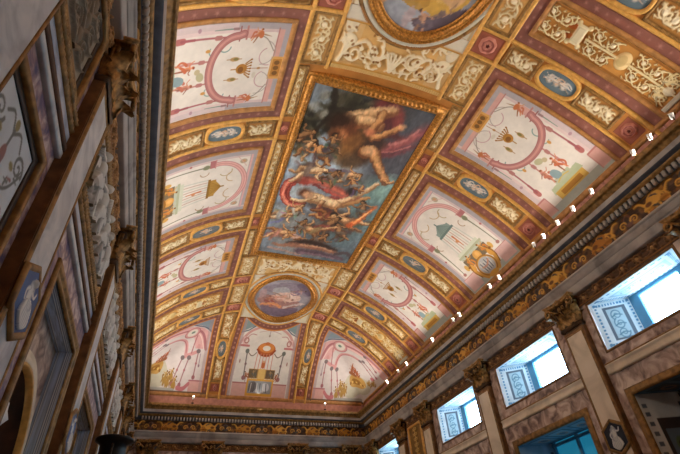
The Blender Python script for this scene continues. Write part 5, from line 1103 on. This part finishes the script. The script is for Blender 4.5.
for i, (a, b) in enumerate(NICHES):
    d = .022; X0, X1 = XC-HW-.0005, XC-HW-d; zt = DZ-.0005
    wtrim(fl_, [(a, FL), (a, zt), (b, zt), (b, FL)], [(0, -.02), (0, .02), (-.005, .02), (-.007, .01), (-.008, .03), (-.013, .035), (-.015, .02), (-.015, 0)], M['golddark'], 'gilt and dark frame round recess %d of the left wall' % (i+1))
    t = bpy.data.objects.new('door_%d' % (i+1), None); C.objects.link(t); t.location = W(X1, YC+(a+b)/2, FL); tag(t, RL[i], 'recess', None, 'structure')
    def rv(nu):
        cv = Cv(0, 1, 0, 1, nu, 60, (172, 192, 220)); cv.mottle(.15, 14)
        for q in (.1, .2, .32, .8): cv.line([(q, 0), (q, 1)], .05, (214, 222, 230)); cv.line([(q+.05, 0), (q+.05, 1)], .03, (92, 104, 130))
        return cv
    for q in (a+.001, b-.001): patch('jamb', quadfn((X0, YC+q, FL), (X1, YC+q, FL), (X0, YC+q, zt), (X1, YC+q, zt)), rv(40), M['paint'], t, 0, skirt=False)
    patch('soffit', quadfn((X0, YC+a, zt), (X1, YC+a, zt), (X0, YC+b, zt), (X1, YC+b, zt)), rv(40), M['paint'], t, 0, skirt=False)
    fb = wallx(-1, HW+d)
    if i == 0:
        # back wall with an arched hole, then the niche shell behind it
        c = (a+b)/2+.002; hw_ = .086; spring = .150
        arch = [(c-hw_, FL+.05)]+[(c-hw_*math.cos(math.pi*k/24), spring+hw_*math.sin(math.pi*k/24)) for k in range(25)]+[(c+hw_, FL+.05)]
        bm = bmesh.new(); outer = []
        for (u, v) in arch:
            # project each arch point outward to the rectangle
            outer.append((a if u < c-hw_*.99 and v < spring else (b if u > c+hw_*.99 and v < spring else max(a, min(b, c+(u-c)*(b-a)/2/hw_))), v if v < spring else zt))
        ins = [bm.verts.new(fb(np.array(p[0]), np.array(p[1]))) for p in arch]; ous = [bm.verts.new(fb(np.array(p[0]), np.array(p[1]))) for p in outer]
        for k in range(len(arch)-1): bm.faces.new((ins[k], ins[k+1], ous[k+1], ous[k]))
        q = [bm.verts.new(fb(np.array(u), np.array(v))) for u, v in ((a, FL), (b, FL))]; bm.faces.new((ous[0], ins[0], ins[-1], ous[-1], q[1], q[0]))
        solid('back_wall', bm, M['breccia'], t)
        th = np.linspace(0, np.pi, 25)[None]; zz = np.concatenate([np.linspace(FL+.05, spring, 12), spring+hw_*np.sin(np.linspace(.05, 1.5, 12))])[:, None]
        rr = np.concatenate([np.full(12, hw_), hw_*np.cos(np.linspace(.05, 1.5, 12))])[:, None]
        P = W(XC-HW-d-.8*rr*np.sin(th), YC+c-rr*np.cos(th), zz+0*th); mesh_np('niche_shell', P.reshape(-1, 3), gridfaces(24, 25), flat('niche_brown_paint', (76, 48, 30), .6, 0, .2, 6), t)
        sweep('niche_arch', fb, arch, [(.0, -.02), (0, .02), (-.006, .04), (-.010, .02), (-.014, .03), (-.018, 0)], M['cream'], t, False, .01)
        sweep('gilt_arch', fb, arch, [(.003, -.03), (.003, .03), (-.001, .035), (-.003, 0)], M['gold'], t, False, .01)
        NC = c
    else:
        c = (a+b)/2; bm = bmesh.new(); boxbm(bm, W(X1-.004, YC+a, FL), W(X1, YC+b, zt)); solid('door_leaf', bm, flat('brown_door_wood', (92, 56, 28), .5, 0, .25, 5), t)
        for q in (-1, 1):
            for z0, z1 in ((.02, .13), (.15, .285), (-.17, 0)):
                sweep('door_panel', fb, rectpts(c+q*.05-.036, c+q*.05+.036, z0, z1), [(0, 0), (0, .02), (.003, .03), (.006, 0)], M['golddark'], t, True, .03)
# bust in the niche
t = thing('marble_bust', 'white marble bust inside the arched niche, bottom left', 'sculpture', tuple(W(XC-HW-.02-.03, YC+NC, -.006)))
V = []; nt = 40; bx, by, bz = W(XC-HW-.05, YC+NC, 0)
lv = [(.02, .16, .14, 0), (.05, .15, .13, 0), (.07, .08, .08, 0), (.10, .08, .08, 0), (.11, .20, .15, 0), (.13, .34, .19, 0), (.155, .38, .20, .0), (.172, .34, .18, .0), (.182, .16, .13, .01), (.187, .09, .09, .02), (.194, .085, .095, .03), (.199, .10, .13, .05), (.206, .115, .15, .05), (.215, .12, .155, .045), (.224, .115, .15, .04), (.231, .09, .12, .035), (.235, .04, .05, .03)]
for z, ry, rx, f in lv:
    for k in range(nt):
        a = 2*math.pi*k/nt; nose = .03*math.exp(-((a if a < math.pi else a-2*math.pi)/.16)**2) if .200 < z < .213 else 0; eye = -.012*(math.exp(-((a-.35)/.15)**2)+math.exp(-((a-5.93)/.15)**2)) if .210 < z < .218 else 0
        V.append((bx+f+(rx+nose+eye)*math.cos(a), by+ry*math.sin(a), (z-.028)*SC+EYE))
F = [tuple(range(nt))[::-1]]+[(i*nt+k, i*nt+(k+1) % nt, (i+1)*nt+(k+1) % nt, (i+1)*nt+k) for i in range(len(lv)-1) for k in range(nt)]+[tuple(range((len(lv)-1)*nt, len(lv)*nt))]
bo = mesh_np('figure', V, F, M['statuary'], t)
bm = bmesh.new(); boxbm(bm, W(XC-HW-.075, YC+NC-.03, FL+.05), W(XC-HW-.025, YC+NC+.03, -.006), .02); solid('plinth', bm, M['bluegrey'], t)
# dark urn on a column
t = thing('bronze_urn', 'dark wide rimmed urn on a tall column, bottom left edge of picture', 'urn', tuple(W(XC-.468, YC-.03, FL)))
ux, uy, _ = W(XC-.468, YC-.03, 0)
def lathe(name, prof, mat, nt=40):
    V = [(ux+r*math.cos(2*math.pi*k/nt), uy+r*math.sin(2*math.pi*k/nt), z) for r, z in prof for k in range(nt)]
    F = [(i*nt+k, i*nt+(k+1) % nt, (i+1)*nt+(k+1) % nt, (i+1)*nt+k) for i in range(len(prof)-1) for k in range(nt)]
    return mesh_np(name, V, F, mat, t)
z0 = FL*SC+EYE; zr = .250*SC+EYE
lathe('column', [(.001, z0), (.24, z0), (.24, z0+.12), (.19, z0+.16), (.17, z0+.24), (.15, z0+.3), (.135, zr-.85), (.19, zr-.80), (.2, zr-.76), (.001, zr-.76)], M['dark'])
lathe('vessel', [(.001, zr-.76), (.12, zr-.755), (.12, zr-.72), (.05, zr-.68), (.05, zr-.62), (.12, zr-.56), (.17, zr-.42), (.185, zr-.28), (.175, zr-.16), (.18, zr-.09), (.20, zr-.06), (.255, zr-.035), (.262, zr), (.24, zr+.012), (.18, zr-.04), (.001, zr-.3)], flat('black_bronze', (26, 22, 20), .35, .3, .3, 6))
bm = bmesh.new()
o = bpy.data.objects.new
for sgn in (-1, 1):
    VV = []; FF = []; tubev(VV, FF, [(ux, uy+sgn*(.17+.09*math.sin(a)), zr-.42+.32*(a/3.14)) for a in np.linspace(0, 3.14, 16)], .018, 8); mesh_np('handle', VV, FF, M['bronze'], t)

# --- spotlights standing on the cornice ledge
LAMPS_R = [-.668, -.612, -.566, -.438, -.373, -.316, -.258, -.218, -.051, 0., .184, .224, .379, .601, .68, .797]
def lamp_meshes():
    r = {}
    def mk(name, prof, mat, ax=0, nt=20):
        V = [(p[0]*math.cos(2*math.pi*k/nt), p[0]*math.sin(2*math.pi*k/nt), p[1]) for p in prof for k in range(nt)]
        F = [(i*nt+k, i*nt+(k+1) % nt, (i+1)*nt+(k+1) % nt, (i+1)*nt+k) for i in range(len(prof)-1) for k in range(nt)]
        me = bpy.data.meshes.new('spotlight_'+name); me.from_pydata(V, [], F); me.update(); me.materials.append(mat); me.polygons.foreach_set('use_smooth', np.ones(len(me.polygons), bool)); r[name] = me
    mk('housing', [(.001, -.06), (.024, -.058), (.034, -.04), (.038, .035), (.043, .05), (.038, .053), (.034, .042)], M['lampwhite'])
    mk('lens', [(.001, .045), (.034, .042)], M['lens'])
    mk('stem', [(.008, -.2), (.008, 0)], M['bronze'], nt=10)
    mk('foot', [(.001, -.2), (.05, -.2), (.05, -.19), (.001, -.185)], M['bronze'])
    return r
LM = lamp_meshes(); prev = None
def spot(loc, aim, label):
    t = thing('cornice_spotlight', label, 'lamp', loc, 'white spotlights on the cornice')
    for k, me in LM.items():
        o = bpy.data.objects.new(k, me); C.objects.link(o); o.parent = t
        if k in ('housing', 'lens'): o.rotation_euler = Vector(aim).to_track_quat('Z', 'Y').to_euler()
    return t
ZL = .7305
LT = ['nearest the right picture edge', 'second from the right picture edge', 'with the strongest glare, by a rosette tile', 'just left of the strongest glare', 'under the left end of the large arched fresco', 'between the arched fresco and the rosette tile', 'right of a pair before the temple fresco', 'left of a pair before the temple fresco', 'right of a pair under the gilt roundel', 'left of a pair under the gilt roundel', 'right of a pair past the temple fresco', 'left of a pair past the temple fresco', 'under the smaller arched fresco', 'nearer one under the wide scroll panel', 'farther one under the wide scroll panel', 'farthest along the right cornice']
for a, l in zip(LAMPS_R, LT): spot(tuple(W(XC+.490, YC+a, ZL)), (-.55, -.45, .75), 'small white spotlight on the right cornice, ' + l)
spot(tuple(W(XC-.292, YC+1.128, .7345)), (.1, -.8, .7), 'small white spotlight on the far cornice, under the left corner fresco'); spot(tuple(W(XC+.312, YC+1.128, .7345)), (-.1, -.8, .7), 'small white spotlight on the far cornice, under the right corner fresco')

# ================================================================== LIGHT AND CAMERA
sc = bpy.context.scene
w = bpy.data.worlds.new('sky'); sc.world = w; w.use_nodes = True
bgn = w.node_tree.nodes['Background']; bgn.inputs['Color'].default_value = (.52, .78, 1.0, 1); bgn.inputs['Strength'].default_value = 20.0
def area(name, loc, direc, sx, sy, power, col, spread=math.pi):
    l = bpy.data.lights.new(name, 'AREA'); l.shape = 'RECTANGLE'; l.size = sx; l.size_y = sy; l.energy = power; l.color = col; l.spread = spread
    o = bpy.data.objects.new(name, l); C.objects.link(o); o.location = loc
    z = -Vector(direc).normalized(); x = Vector((0, 1, 0)) if abs(z.y) < .9 else Vector((1, 0, 0)); y = z.cross(x).normalized(); x = y.cross(z)
    o.rotation_euler = Matrix((x, y, z)).transposed().to_euler(); return o
WARM = (1.0, .915, .815)
for sg in (-1, 1):  # unseen strip lights added on the ledges to light the vault evenly
    for k in range(5):
        y = YC-.9+.45*k
        tag(area('ledge_fill', tuple(W(XC+sg*.50, y, .722)), (-sg*1.0, 0, .6), .42*SC, .12, 52, WARM, 2.5), 'unseen warm area light added along the cornice ledge', 'lamp', 'added area lights on the cornice')
for sg in (-1, 1):  # the same added strips on the two end ledges
    tag(area('ledge_fill', tuple(W(XC, YC+sg*1.135, .722)), (0, -sg*1.0, .7), .7*SC, .12, 24, WARM, 2.8), 'unseen warm area light added along the end cornice ledge', 'lamp', 'added area lights on the cornice')
cam = bpy.data.cameras.new('camera'); co = bpy.data.objects.new('camera', cam); C.objects.link(co)
R = [[.94366236, -.32527648, -.06079944], [.16217821, .6147685, -.77185356], [.28844339, .7185088, .63288665]]
m3 = Matrix((R[0], [-a for a in R[1]], [-a for a in R[2]])).transposed()
co.matrix_world = Matrix.Translation((0, 0, EYE)) @ m3.to_4x4()
cam.sensor_fit = 'HORIZONTAL'; cam.sensor_width = 36; cam.lens = 458.83*36/680; cam.clip_start = .02; cam.clip_end = 500
sc.camera = co
sc.view_settings.view_transform = 'Standard'; sc.view_settings.look = 'None'; sc.view_settings.gamma = 1; sc.view_settings.exposure = 0.0
sc.view_settings.use_curve_mapping = False
sc.cycles.use_denoising = True; sc.cycles.max_bounces = 8; sc.cycles.diffuse_bounces = 4; sc.cycles.sample_clamp_indirect = 8
